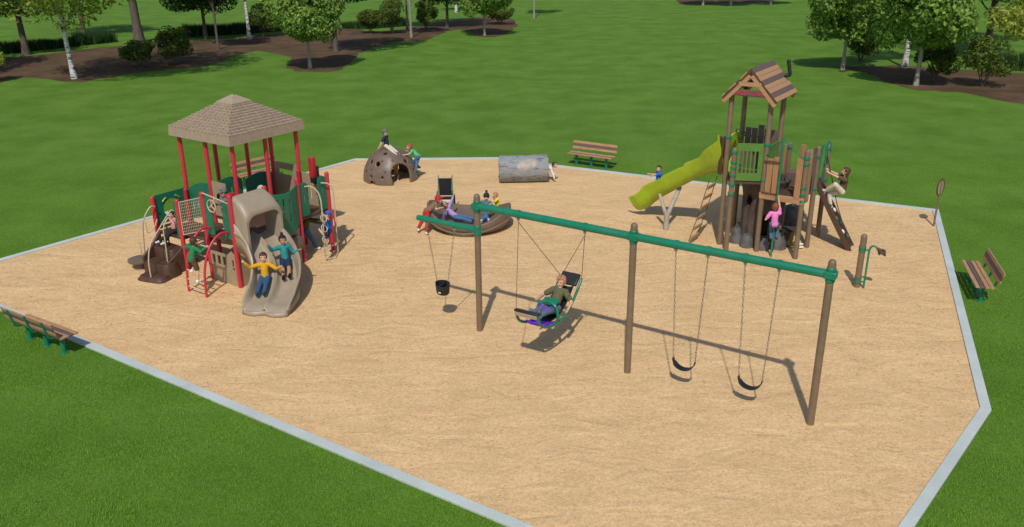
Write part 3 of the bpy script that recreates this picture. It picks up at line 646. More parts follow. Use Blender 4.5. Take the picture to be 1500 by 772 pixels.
# net barrier between P1 and P2
def net_z(y, top): # y from 0 at (0,2) to g at (0,1)
    f = y / g; return (1.86 + .32 * f) if top else (.98 + .34 * f)
mb = MB(); fr_ = [(.06, 0), (g - .06, 0)]
pts = [(0, 2 * g - .07, net_z(.07, 0)), (0, g + .07, net_z(g - .07, 0)), (0, g + .07, net_z(g - .07, 1)), (0, 2 * g - .07, net_z(.07, 1)), (0, 2 * g - .07, net_z(.07, 0))]
for a, b in zip(pts, pts[1:]): mb.tube([a, b], .014, 8)
mb.build('net_frame', M['beige_pipe'], PA)
mb = MB()
for k in range(1, 12): y = .07 + (g - .14) * k / 12; mb.tube([(0, 2 * g - y, net_z(y, 0)), (0, 2 * g - y, net_z(y, 1))], .005, 4)
for k in range(1, 11):
    f = k / 11; mb.tube([(0, 2 * g - .07, net_z(.07, 0) * (1 - f) + net_z(.07, 1) * f), (0, g + .07, net_z(g - .07, 0) * (1 - f) + net_z(g - .07, 1) * f)], .005, 4)
mb.build('net', M['beige_pipe'], PA)
vpanel('narrow_green_panel', (0, 3), (0, 2), rect(.90, ZL - .02, 1.01, 1.86), [], 'green_panel')
# storefront panels at ground level
vpanel('shop_front_panel', (0, 1), (0, 0), [(.0, 0), (g - .07, 0), (g - .07, .82), (.86, .92), (.70, .80), (.0, .80)], [rect(.1, .48, .22, .72), rect(.30, .48, .42, .72), rect(.5, .48, .62, .72), slot(.90, .40, .70, .07)], 'tan_panel', .03)
vpanel('lower_wall', (0, 0), (1, 0), [(.07, 0), (g - .07, 0), (g - .07, .52), (.5, .52), (.30, .78), (.07, .84)], [], 'tan_panel', .03)
vpanel('lower_wall', (1, 0), (2, 0), [(.07, 0), (g - .07, 0), (g - .07, 1.02), (.07, .78)], [], 'tan_panel', .03)
vpanel('lower_wall', (2, 2), (2, 1), rect(.06, 0, g - .06, 1.05), [circ(.53, .5, .3, 24)], 'brown_deck', .03)
mb = MB(); cc = ga(1.72, 0) + V((0, -.05, .62)); mb.tube([cc, cc + V((0, -.10, 0)), cc + V((0, -.15, 0))], [.24, .23, .12], 24); mb.build('bubble_panel', M['dome'], PA)
mb = MB(); mb.tube([(g * .3, .35, 0), (g * .3, .35, .3)], .03, 8); mb.box((g * .4, .35, .32), (.5, .3, .04)); mb.build('low_seat', M['green_panel'], PA, bevel=.01)
# bulging slotted panel between (1,0) and (2,0)
mb = MB(); nx, nz = 22, 16; vs = []; fs = []
SL = [(.24, 1.5, 1.95), (.42, 1.4, 1.95), (.60, 1.3, 1.9), (.78, 1.35, 1.85)]
def bz(x, s): f = x / g; return (ZU - .30 * math.sin(math.pi * f) ** 1 + .02) if s == 0 else (2.16 + .06 * f * f - .08 * math.sin(math.pi * f))
nx, nz = 60, 40
for i in range(nx + 1):
    x = .06 + (g - .12) * i / nx
    for k in range(nz + 1): vs.append((g + x, -.03 - .16 * math.sin(math.pi * x / g), bz(x, 0) + (bz(x, 1) - bz(x, 0)) * k / nz))
for i in range(nx):
    for k in range(nz):
        x = .06 + (g - .12) * (i + .5) / nx; z = bz(x, 0) + (bz(x, 1) - bz(x, 0)) * (k + .5) / nz
        if any(abs(x - sx) < .024 and z0 < z < z1 and not (z0 + .18 < z < z0 + .24) for sx, z0, z1 in SL): continue
        q = (i * (nz + 1) + k, (i + 1) * (nz + 1) + k, (i + 1) * (nz + 1) + k + 1, i * (nz + 1) + k + 1); fs.append(q)
mb.add(vs, fs); o = mb.build('bulging_slotted_panel', M['green_panel'], PA); sd = o.modifiers.new('thickness', 'SOLIDIFY'); sd.thickness = .02
# right bay: narrow green panels + loop climber
vpanel('entry_panel', (2, 0), (3, 0), nar(.06, .36, ZU + .02, 2.16), [slot(.22, 1.55, 1.85, .03)], 'green_panel')
vpanel('entry_panel', (2, 0), (3, 0), nar(.70, 1.01, ZU + .02, 2.2), [slot(.86, 1.7, 1.95, .03)], 'green_panel')
vpanel('tan_side_panel', (3, 1), (3, 0), rect(.06, ZU, g - .06, 2.12), [slot(.4, 1.4, 1.8, .05), circ(.75, 1.75, .10)], 'tan_panel', .03)
vpanel('tan_side_panel', (3, 2), (3, 1), rect(.06, ZU, g - .06, 2.28), [rect(.25, 1.95, .8, 2.1)], 'tan_panel', .03)
vpanel('lower_wall', (3, 2), (3, 1), rect(.06, 0, g - .06, ZU - .1), [], 'brown_deck', .03)
mb = MB(); mb.box((2.82 * g, .30 * g, 2.38), (.14, .16, .56)); mb.build('periscope_tube', M['red_dark'], PA, bevel=.015)
mb = MB(); mb.box((2.82 * g + .05, .30 * g + .02, 2.60), (.07, .12, .10)); mb.box((2.80 * g, .20 * g, 2.06), (.24, .16, .14)); mb.box((2.86 * g, .26 * g, 1.99), (.10, .12, .14)); mb.box((2.82 * g + .09, .26 * g, 2.28), (.07, .14, .26)); mb.tube([(2.84 * g, .22 * g, 1.95), (2.88 * g, .18 * g, 1.86), (2.95 * g, .2 * g, 1.84)], .022, 8); mb.tube([(2.82 * g, .3 * g, 2.0), (2.82 * g + .04, .3 * g, 2.6)], .03, 6); mb.build('periscope_fitting', M['black'], PA, bevel=.006)
# loop climbers
mb = MB(); x0 = 2.36 * g; mb.tube(spline([(x0 - .15, -.02, 2.05), (x0 - .08, -.2, 2.06), (x0 + .0, -.38, 1.86), (x0 - .02, -.46, 1.4), (x0 - .04, -.46, .7), (x0 - .05, -.46, -.03)], 6), .019, 8)
for z in (.28, .62, .95, 1.22): mb.tube([(x0 - .04 + .09 * math.sin(R(a)), -.46 - .05 + .05 * math.cos(R(a)), z + .085 * math.cos(R(a))) for a in range(0, 361, 30)], .013, 6, False)
mb.build('loop_pole', M['beige_pipe'], PA)
mb = MB(); x0 = 2.9 * g; mb.tube(spline([(x0 - .16, -.03, 2.02), (x0 - .02, -.16, 1.98), (x0 + .05, -.25, 1.8), (x0 + .03, -.28, 1.2), (x0 + .0, -.30, -.03)], 6), .019, 8); mb.tube([(x0, -.3, .35), (x0 - .35, -.42, .33), (x0 - .55, -.46, .35)], .013, 6); mb.tube([(x0, -.3, .05), (x0 - .35, -.55, .06), (x0 - .55, -.46, .05)], .013, 6); mb.build('handrail', M['beige_pipe'], PA)
mb = MB(); mb.tube(spline([(3 * g, -.05, 1.2), (3 * g - .02, -.18, .95), (3 * g - .04, -.24, .4), (3 * g - .04, -.26, -.03)], 5), .024, 8); mb.build('red_support', M['red'], PA)
# arched ladder on the left
lad = [(-.02, 1.42), (-.22, 1.47), (-.46, 1.36), (-.68, 1.10), (-.82, .72), (-.87, .34), (-.88, -.04)]
for yy in (.82, .18):
    mb = MB(); mb.tube(spline([(x, yy * g, z) for x, z in lad], 6), .030, 10); mb.build('ladder_rail', M['red'], PA)
LP_ = spline([(x, 0, z) for x, z in lad], 8)
for zt in (.14, .36, .58, .80, 1.02, 1.22):
    p = min(LP_[16:], key=lambda q: abs(q.z - zt)); mb = MB(); mb.tube([(p.x, .18 * g, p.z), (p.x, .82 * g, p.z)], .018, 8); mb.build('rung', M['beige_pipe'], PA)
# moulded steps and handrails (edge x=0, y 2..3)
def steppts(c, rx, ry, n=16, pw=.6, rot=0.):
    out = []
    for k in range(n):
        a = 2 * math.pi * k / n; ca, sa = math.cos(a), math.sin(a); x = rx * (abs(ca) ** pw) * (1 if ca > 0 else -1); y = ry * (abs(sa) ** pw) * (1 if sa > 0 else -1)
        out.append((c[0] + x * math.cos(rot) - y * math.sin(rot), c[1] + x * math.sin(rot) + y * math.cos(rot)))
    return out
def stepblock(c, rx, ry, z0, z1, name, m, rot=0., fl=1.12):
    mb = MB(); rings = [(fl, z0), (fl * .99, z0 + .04), (1.0, (z0 + z1) / 2), (.98, z1 - .03), (.93, z1)]
    n = 20; vs = []
    for s_, z in rings: vs += [(x, y, z) for x, y in steppts(c, rx * s_, ry * s_, n, .5, rot)]
    fs = [(i * n + j, i * n + (j + 1) % n, (i + 1) * n + (j + 1) % n, (i + 1) * n + j) for i in range(len(rings) - 1) for j in range(n)] + [tuple(range(n - 1, -1, -1)), tuple(4 * n + j for j in range(n))]
    mb.add(vs, fs); return mb.build(name, M[m], PA, ang=.9)
stepblock((-.17, 2.42 * g), .22, .42, 0, .64, 'moulded_step', 'brown_mould')
stepblock((-.52, 2.28 * g), .24, .44, 0, .36, 'moulded_step', 'brown_mould', .15)
stepblock((-.86, 2.15 * g), .22, .38, 0, .12, 'moulded_step', 'brown_mould', .25)
mb = MB(); mb.plate([(0, .0), (.62, 0), (.62, .95), (.30, .62), (.0, .40)], [], (-.64, 2.86 * g, 0), (1, 0, 0), (0, 0, 1), .07); mb.build('step_side', M['brown_mould'], PA, bevel=.02)
mb = MB(); mb.plate([(.02, .0), (.60, 0), (.60, .70), (.30, .50), (.02, .34)], [], (-.62, 2.0 * g, 0), (1, 0, 0), (0, 0, 1), .05); mb.build('step_side', M['brown_mould'], PA, bevel=.02)
cdisc = (-.52 * 1.07, 3.12 * g)
mb = MB(); mb.lathe([(.20, -.02), (.16, .04), (.16, .16), (.30, .19), (.315, .22), (.31, .25), (.28, .262)], (*cdisc, 0), 28); mb.build('round_step', M['dome'], PA)
mb = MB(); mb.tube([(cdisc[0] + .02, cdisc[1] - .12, .2), (cdisc[0], cdisc[1] - .12, .72), (cdisc[0] - .03, cdisc[1] - .10, .76)], .014, 8); mb.build('handrail', M['beige_pipe'], PA)
for pts in ([(-.94 * g, 2.08 * g, -.03), (-.92 * g, 2.10 * g, .55), (-.78 * g, 2.13 * g, .95), (-.5 * g, 2.2 * g, 1.2), (-.12, 2.18 * g, 1.62), (-.02, 2.16 * g, 1.62)],
            [(-.42 * g, 2.12 * g, .34), (-.40 * g, 2.12 * g, .9), (-.38 * g, 2.12 * g, 1.28), (-.2 * g, 2.12 * g, 1.5), (-.03, 2.12 * g, 1.3)],
            [(-.30 * g, 3.25 * g, .1), (-.34 * g, 3.1 * g, .8), (-.36 * g, 2.95 * g, 1.3), (-.16 * g, 2.9 * g, 1.62), (-.02, 2.9 * g, 1.60)],
            [(-.32 * g, 2.95 * g, 1.25), (-.30 * g, 2.93 * g, .95), (-.12 * g, 2.92 * g, 1.05), (-.02, 2.9 * g, 1.25)]):
    mb = MB(); mb.tube(spline(pts, 6), .017, 8); mb.build('handrail', M['beige_pipe'], PA)
mb = MB(); mb.box((.25, 2.95 * g, .5), (.03, .03, 1.)); mb.build('deck_leg', M['trim'], PA)

# double slide with hood
path = spline([ga(.5, .02, ZU - .01), ga(.5, -.28, ZU - .10), ga(.44, -.62, .90), ga(.28, -.98, .58), ga(-.02, -1.30, .33), ga(-.40, -1.54, .20), ga(-.78, -1.72, .17)], 7)
W = .54
def prof(f, lip):
    P = []; n = 28
    for k in range(n + 1):
        s = -1 + 2 * k / n; wall = .25 * (abs(s) > .86) * ((abs(s) - .86) / .14) ** .7 if abs(s) > .86 else 0
        mid = .10 * max(0, 1 - abs(s) / .13) ** .8 * (1 - .4 * lip)
        bowl = .035 * (abs(abs(s) - .48) / .40) ** 2
        P.append((s * W * (1 + .06 * lip), (wall * (1 - .72 * lip) + mid + bowl)))
    return P
mb = MB(); vs = []; n = 28; K = len(path)
for i, p in enumerate(path):
    t = (path[min(i + 1, K - 1)] - path[max(i - 1, 0)]).normalized(); lat = V((-t.y, t.x, 0)).normalized(); nn = lat.cross(t) * -1
    if nn.z < 0: nn = -nn
    f = i / (K - 1); lip = max(0, (f - .75) / .25)
    for s, h in prof(f, lip):
        scal = .10 * lip * (math.cos(math.pi * (abs(s / W) - .5)) - .3)
        vs.append(p + lat * s + nn * h + t * scal - V((0, 0, .10 * max(0, (f - .9) / .1) ** 2)))
fs = [(i * (n + 1) + j, i * (n + 1) + j + 1, (i + 1) * (n + 1) + j + 1, (i + 1) * (n + 1) + j) for i in range(K - 1) for j in range(n)]
mb.add(vs, fs); sl = mb.build('double_slide', M['tan'], PA, ang=1.4)
bm = bmesh.new(); bm.from_mesh(sl.data); bmesh.ops.recalc_face_normals(bm, faces=bm.faces[:])
if sum(f.normal.z for f in bm.faces) < 0: bmesh.ops.reverse_faces(bm, faces=bm.faces[:])
bm.to_mesh(sl.data); bm.free(); sd = sl.modifiers.new('thickness', 'SOLIDIFY'); sd.thickness = .06; sd.offset = -1
b_ = sl.modifiers.new('bevel', 'BEVEL'); b_.width = .02; b_.segments = 3; b_.limit_method = 'ANGLE'; b_.angle_limit = 1.0
for s_ in (-1, 1):   # outer skirts that reach the ground at the exit
    mb = MB(); vs = []
    for i in range(int(K * .66), K):
        p = path[i]; t = (path[min(i + 1, K - 1)] - path[max(i - 1, 0)]).normalized(); lat = V((-t.y, t.x, 0)).normalized(); q = p + lat * s_ * W * .97
        vs += [V((q.x, q.y, q.z + .02)), V((q.x, q.y, -.02))]
    k2 = len(vs) // 2; mb.add(vs, [(2 * i, 2 * i + 1, 2 * i + 3, 2 * i + 2) for i in range(k2 - 1)]); o = mb.build('slide_skirt', M['tan'], PA); sd = o.modifiers.new('thickness', 'SOLIDIFY'); sd.thickness = .03; sd.offset = 0
p = path[-1]; t = (path[-1] - path[-3]).normalized(); lat = V((-t.y, t.x, 0))
mb = MB(); vs = []
for k in range(29):
    s = (-1 + 2 * k / 28) * W * 1.03; sc = .10 * (math.cos(math.pi * (abs(s / W) - .5)) - .3) - .01; q = p + lat * s + t * sc; vs += [V((q.x, q.y, .11)), V((q.x, q.y, -.02))]
mb.add(vs, [(2 * i, 2 * i + 1, 2 * i + 3, 2 * i + 2) for i in range(28)]); o = mb.build('slide_lip', M['tan'], PA); sd = o.modifiers.new('thickness', 'SOLIDIFY'); sd.thickness = .03; sd.offset = 0
# hood
def ush(hw, zt, zb, r, y, n=8):
    P = [(-hw, zb)] + [(-hw + r - r * math.cos(R(a)), zt - r + r * math.sin(R(a))) for a in range(0, 91, 90 // n)] + [(hw - r + r * math.sin(R(a)), zt - r + r * math.cos(R(a))) for a in range(0, 91, 90 // n)] + [(hw, zb)]
    return [(.5 * g + x, y, z) for x, z in P]
rings = [ush(.50, 2.36, .95, .10, -.01), ush(.52, 2.34, .9, .12, -.12), ush(.545, 2.22, .86, .16, -.34), ush(.56, 2.05, .82, .20, -.52), ush(.55, 1.99, .82, .22, -.56), ush(.49, 1.93, .84, .24, -.555), ush(.45, 1.98, .86, .22, -.48), ush(.455, 2.2, .9, .16, -.2), ush(.45, 2.29, .92, .12, -.02)]
n = len(rings[0]); mb = MB(); vs = [p for r_ in rings for p in r_]
fs = [(i * n + j, (i + 1) * n + j, (i + 1) * n + j + 1, i * n + j + 1) for i in range(len(rings) - 1) for j in range(n - 1)]
fs += [tuple(reversed((0, 8 * n, 7 * n, n))), (n, 7 * n, 6 * n, 2 * n), (2 * n, 6 * n, 5 * n, 3 * n), (3 * n, 5 * n, 4 * n)]
q = n - 1; fs += [(q, 8 * n + q, 7 * n + q, n + q), (n + q, 7 * n + q, 6 * n + q, 2 * n + q), (2 * n + q, 6 * n + q, 5 * n + q, 3 * n + q), (3 * n + q, 5 * n + q, 4 * n + q)]
mb.add(vs, fs); o = mb.build('slide_hood', M['tan'], PA, ang=.8)
bm = bmesh.new(); bm.from_mesh(o.data); bmesh.ops.recalc_face_normals(bm, faces=bm.faces[:]); bm.to_mesh(o.data); bm.free()
for s_ in (-1, 1):   # flared side walls under the hood
    mb = MB(); vs = []
    for i in range(0, int(K * .5)):
        p = path[i]; t = (path[i + 1] - path[max(i - 1, 0)]).normalized(); lat = V((-t.y, t.x, 0)).normalized(); q = p + lat * s_ * W * .99
        f = i / (K * .5); vs += [V((q.x, q.y, q.z + .22 + .30 * (1 - f) ** 1.5)), V((q.x, q.y, q.z - .08 - .15 * (1 - f)))]
    k2 = len(vs) // 2; mb.add(vs, [(2 * i, 2 * i + 1, 2 * i + 3, 2 * i + 2) for i in range(k2 - 1)]); o = mb.build('slide_side_wall', M['tan'], PA); sd = o.modifiers.new('thickness', 'SOLIDIFY'); sd.thickness = .04; sd.offset = 0
# ================================================================ wooden nature tower
OB = V((6.76, 22.18, 0)); TB_ = R(-34)
F1 = V((math.cos(TB_), math.sin(TB_), 0)); F2 = V((-math.sin(TB_), math.cos(TB_), 0))
def wb(i, j, z): return OB + F1 * (i * g) + F2 * (j * g) + V((0, 0, z))
def lb(p): d = V(p) - OB; return V((d.dot(F1), d.dot(F2), d.z))
PB = empty('nature_play_tower', OB, TB_, 'timber-look play tower with striped gable roof, lime slide and trunk-shaped base', 'play structure')
Z1, Z2 = 1.97, 1.68
def bpost(x, y, h, r=.068):
    mb = MB(); mb.lathe([(r, -.05), (r, h - .07), (r * .95, h - .035), (r * .65, h - .008), (.01, h)], (x, y, 0), 18); return mb.build('post', M['post'], PB)
for i, j, h in ((-1, 0, 4.25), (0, 0, 4.25), (-1, 1, 4.25), (0, 1, 4.25), (1, 0, 3.0), (1, 1, 2.88), (1, 2, 2.72), (0, 2, 2.65)): bpost(i * g, j * g, h)
q = lb((5.95, 22.30, 0)); bpost(q.x, q.y, 2.9)
def clamp(x, y, z, r=.088):
    mb = MB(); mb.lathe([(r * .92, z - .035), (r, z - .028), (r, z + .028), (r * .92, z + .035)], (x, y, 0), 18); mb.build('clamp', M['green'], PB)
for z in (2.15, 2.35, 2.88, 3.08): clamp(q.x, q.y, z - (.1 if z > 2.5 else 0)) if z < 2.9 else clamp(-g, 0, z)
for z in (1.62, 1.88, 2.5): clamp(q.x, q.y, z)
for z in (2.05, 3.0): clamp(0, 0, z)
for z in (1.62, 1.80, 1.98, 2.62, 2.78): clamp(g, 0, z)
for z in (1.7, 2.6): clamp(g, g, z); clamp(g, 2 * g, z)
for z in (2.5,): clamp(0, 2 * g, z)
for z in (2.1, 3.0): clamp(-g, g, z)
def bdeck(i0, j0, i1, j1, z, nm='deck'):
    mb = MB(); mb.box(((i0 + i1) / 2 * g, (j0 + j1) / 2 * g, z - .03), ((i1 - i0) * g - .01, (j1 - j0) * g - .01, .06)); mb.build(nm, M['brown_deck'], PB, bevel=.01)
bdeck(-1, 0, 0, 1, Z1); bdeck(0, 0, 1, 1, Z2); bdeck(0, 1, 1, 2, Z2)
mb = MB(); mb.add([(-g, 0, Z1 - .06), (q.x, q.y, Z1 - .06), (0, 0, Z1 - .06), (-g, 0, Z1), (q.x, q.y, Z1), (0, 0, Z1)], [(2, 1, 0), (3, 4, 5), (0, 1, 4, 3), (1, 2, 5, 4), (2, 0, 3, 5)]); mb.build('deck_extension', M['brown_mould'], PB)
mb = MB(); mb.box((.5 * g, -.05, Z2 - .06), (g + .12, .05, .17)); mb.build('deck_edge_board', M['wood'], PB, bevel=.008)
# lime picket panel on the tower front
A = V((q.x, q.y, 0)); B = V((0, 0, 0)); d = (B - A); Lp = d.length; d.normalize()
mb = MB(); mb.plate(rect(.07, Z1 + .03, Lp - .07, Z1 + 1.05), [rect(x, Z1 + .24, x + .065, Z1 + .84) for x in [.14 + .105 * k for k in range(int((Lp - .28) / .105))]], A, d, (0, 0, 1), .03); mb.build('lime_picket_panel', M['lime_panel'], PB, bevel=.004)
mb = MB(); mb.plate(rect(.06, Z1 + .05, g - .06, Z1 + .95), [rect(.12 + .12 * k, Z1 + .2, .19 + .12 * k, Z1 + .85) for k in range(7)], (0, 0, 0), (0, 1, 0), (0, 0, 1), .03); mb.build('lime_picket_panel', M['lime_panel'], PB, bevel=.004)
# dark board barrier at the tower back
for k in range(5):
    mb = MB(); mb.box((-g + .18 + k * .18, g, Z1 + .62 + (.05 if k == 2 else 0)), (.16, .04, 1.16 + (.1 if k == 2 else 0))); mb.build('barrier_board', M['woodv2'], PB, bevel=.008)
mb = MB(); mb.tube([(-g, g + .03, Z1 + .95), (0, g + .03, Z1 + .95)], .02, 8); mb.build('barrier_rail', M['trim'], PB)
# upright boards on the second deck: (x, y, zbottom, ztop, width, rot, material)
for x, y, z0, z1, w_, rz, mk in ((.15, -.06, 1.60, 2.66, .15, 0, 'woodv'), (.32, -.06, 1.60, 2.72, .15, 0, 'woodv'),
                                (.93, -.06, 1.66, 2.76, .16, 0, 'woodv'),
                                (g + .02, .22, 1.52, 2.62, .16, R(90), 'woodv'), (g + .02, .40, 1.50, 2.74, .16, R(90), 'woodv'), (g + .02, .80, 1.6, 2.70, .15, R(90), 'woodv2'),
                                (.38, 2 * g, 1.7, 2.62, .14, 0, 'woodv'), (.58, 2 * g, 1.7, 2.5, .14, 0, 'tanv'), (.76, 2 * g, 1.7, 2.56, .14, 0, 'woodv2'),
                                (.02, 1.3 * g, 1.7, 2.6, .15, R(90), 'woodv'), (.02, 1.6 * g, 1.7, 2.66, .15, R(90), 'woodv')):
    mb = MB(); mb.box((x, y, (z0 + z1) / 2), (w_, .035, z1 - z0), rz=rz); mb.build('upright_board', M['tan_panel' if mk == 'tanv' else mk], PB, bevel=.007)
mb = MB(); mb.tube([(0, -.09, 2.58), (.2, -.13, 2.60), (.42, -.09, 2.58)], .02, 8); mb.tube([(0, -.09, 1.72), (.42, -.09, 1.72)], .02, 8); mb.build('board_bracket', M['trim'], PB)
mb = MB(); mb.box((.55, 1.1, Z2 + .22), (.5, .34, .42)); mb.build('deck_box', M['woodv2'], PB, bevel=.02)
# fire pole with braces
pl = lb((7.04, 21.75, 0)); mb = MB(); mb.tube([(pl.x, pl.y, -.05), (pl.x, pl.y, 3.28)], .026, 10); mb.build('slide_pole', M['green'], PB)
for e_ in ((.02, -.06, 2.72), (g - .03, -.06, 2.72)):
    mb = MB(); mb.tube([(pl.x, pl.y, 3.24), e_], .015, 8); mb.build('pole_brace', M['green'], PB)
# climbing board at the right
ft = lb((9.40, 22.40, 0)); tp = V((g, 1.45 * g, Z2)); dr = (ft - tp); dr_n = dr.normalized(); sd_ = V((-dr.y, dr.x, 0)).normalized()
m3 = Matrix((dr_n, sd_, dr_n.cross(sd_))).transposed()
mb = MB(); mb.box((ft + tp) / 2 + V((0, 0, .04)), (dr.length + .15, .46, .05), q=m3); wb_ = mb.build('climbing_board', M['brown_mould'], PB, bevel=.012)
for s_ in (-1, 1):
    mb = MB(); mb.box((ft + tp) / 2 + sd_ * s_ * .25 + V((0, 0, .06)), (dr.length + .2, .05, .14), q=m3); mb.build('board_side_rail', M['brown_mould'], PB, bevel=.012)
rnd = random.Random(4)
for k in range(8):
    f = .12 + .105 * k; p = tp + dr * f + sd_ * (.1 if k % 2 else -.1) + m3 @ V((0, 0, .06)); mb = MB(); mb.ell(p + V((0, 0, .03)), (.07, .05, .04), m3, 8, 6); mb.build('climbing_hold', M['green' if k % 3 else 'white'], PB)
mb = MB(); mb.tube([tp + V((.1, 0, .95)), tp + dr * .55 + V((0, 0, .42)), ft + V((.02, 0, .06))], .012, 6); mb.build('climbing_rope', M['rope'], PB)
for yy in (1.22, 1.68):
    mb = MB(); mb.tube(spline([(g, yy * g, Z2), (g + .03, yy * g, Z2 + .8), (g + .05, yy * g, Z2 + 1.15), (g + .12, yy * g, Z2 + 1.18), (g + .16, yy * g, Z2 + .9)], 5), .022, 8); mb.build('grab_bar', M['green'], PB)
mb = MB(); mb.plate(rect(0, Z2 - .1, .22, Z2 + 1.15), [], (g, 1.02 * g, 0), (0, 1, 0), (0, 0, 1), .03); mb.build('lime_side_panel', M['lime_panel'], PB, bevel=.005)
# gable roof
xr = -.5 * g; zr = 4.95; zl = 4.16; hx = .73; y0, y1 = -.22, 1.50
sl_ = V((hx, 0, zl - zr)); Ls = sl_.length
for sgn in (-1, 1):
    dx = V((sgn * hx, 0, zl - zr)).normalized(); up3 = V((0, 1, 0)).cross(dx) * (1 if sgn > 0 else -1)
    if up3.z < 0: up3 = -up3
    mks = ['wood2', 'wood', 'wood', 'wood2', 'wood', 'wood', 'wood2', 'wood']; bw = Ls / 8
    for k, mk in enumerate(mks):
        c0 = V((xr, (y0 + y1) / 2, zr)) + dx * (bw * (k + .5)) + up3 * (.02 + .006 * (k % 2))
        m3 = Matrix((V((0, 1, 0)), dx, V((0, 1, 0)).cross(dx))).transposed()
        mb = MB(); mb.box(c0, (y1 - y0, bw * .97, .035), q=m3); mb.build('roof_board', M[mk], PB, bevel=.006)
    for yy in (y0 + .05, y1 - .05):
        mb = MB(); mb.bar(V((xr, yy, zr - .04)), V((xr, yy, zr - .04)) + dx * (Ls - .02), .05, .10, up=(0, 1, 0)); mb.build('rafter', M['trim'], PB, bevel=.006)
        mb = MB(); mb.bar(V((xr, yy - .045, zr - .13)), V((xr, yy - .045, zr - .13)) + dx * (Ls - .0), .10, .03, up=(0, 1, 0)) if False else mb.box(V((xr, yy - .04, zr - .15)) + dx * Ls * .49, (Ls * .92, .03, .10), q=Matrix((dx, V((0, 1, 0)), dx.cross(V((0, 1, 0))))).transposed()); mb.build('gable_board', M['wood'], PB, bevel=.006)
mb = MB(); mb.box((xr, y0 - .0, 4.56), (.60, .03, .11)); mb.build('gable_cross_board', M['wood'], PB, bevel=.006)
mb = MB(); mb.box((xr + .02, y0 + .03, 4.33), (1.02, .04, .17)); sg = mb.build('name_board', M['wood2'], PB, bevel=.006)
rnd = random.Random(9)
for x0_, x1_ in ((-.46, -.02), (.06, .44)):
    top_ = [(x1_ + (x0_ - x1_) * k / 9, 4.385 + rnd.uniform(-.02, .01)) for k in range(10)]; bot_ = [(x0_ + (x1_ - x0_) * k / 9, 4.275 + rnd.uniform(-.01, .02)) for k in range(10)]
    mb = MB(); mb.plate([(xr + x, z) for x, z in bot_ + top_], [], (0, y0 + .004, 0), (1, 0, 0), (0, 0, 1), .008); mb.build('painted_red_band', M['band'], sg)
mb = MB(); mb.tube(spline([(xr + .40, y1 - .14, 4.62), (xr + .52, y1 - .12, 4.64), (xr + .50, y1 - .12, 4.80), (xr + .46, y1 - .12, 4.98)], 5), .05, 12); mb.ell((xr + .46, y1 - .12, 5.0), (.055, .055, .05)); mb.build('scope', M['black'], PB)
# hollow trunk base
c0 = lb((7.06, 23.02, 0)); c0 = V((c0.x, c0.y, 0))
mb = MB(); n, k = 72, 44; vs = []; fs = []
for i in range(k + 1):
    z = 1.90 * i / k
    for j in range(n):
        a = 2 * math.pi * j / n; r = .50 + .26 * math.exp(-z / .28) * (.6 + .4 * math.cos(5 * a)) + .12 * max(0, (z - 1.35) / .5) ** 1.5
        r += .05 * mnoise.noise(V((math.cos(a) * 2.2, math.sin(a) * 2.2, z * 1.1))) + .03 * mnoise.noise(V((math.cos(a) * 7, math.sin(a) * 7, z * 1.2))) + .012 * math.sin(17 * a + 2 * math.sin(z * 2))
        vs.append((c0.x + r * math.cos(a) * 1.12, c0.y + r * math.sin(a), z))
for i in range(k):
    z = 1.90 * (i + .5) / k
    for j in range(n):
        a = (360 * (j + .5) / n)
        hole = False
        for ac, wd, ht in ((-60, 24, .95), (130, 24, .95)):
            da = (a - ac + 180) % 360 - 180
            if (da / wd) ** 2 + (max(0, z - ht * .55) / (ht * .45)) ** 2 < 1 and z < ht: hole = True
        da = (a + 118 + 180) % 360 - 180
        if (da / 11) ** 2 + ((z - 1.28) / .14) ** 2 < 1: hole = True
        if not hole: fs.append((i * n + j, i * n + (j + 1) % n, (i + 1) * n + (j + 1) % n, (i + 1) * n + j))
mb.add(vs, fs); o = mb.build('trunk_base', M['stump'], PB, ang=2); bm = bmesh.new(); bm.from_mesh(o.data); bmesh.ops.delete(bm, geom=[v for v in bm.verts if not v.link_faces], context='VERTS'); bm.to_mesh(o.data); bm.free()
sd = o.modifiers.new('thickness', 'SOLIDIFY'); sd.thickness = .07; sd.offset = -1
for dx_, dy_, r_, h_ in ((-.52, -.42, .20, .42), (-.15, -.62, .18, .36), (.30, -.60, .17, .34), (.62, -.28, .22, .45), (-.62, .1, .2, .4), (.55, .35, .2, .4)):
    mb = MB(); mb.lathe([(r_ * 1.15, -.03), (r_ * 1.05, .06), (r_ * .85, h_ * .6), (r_ * .55, h_)], c0 + V((dx_, dy_, 0)), 14)
    mb.v = [(x + .03 * mnoise.noise(V((x, y, z)) * 6), y + .03 * mnoise.noise(V((y, x, z)) * 6), z) for x, y, z in mb.v]; mb.build('rock_foot', M['rock'], PB)
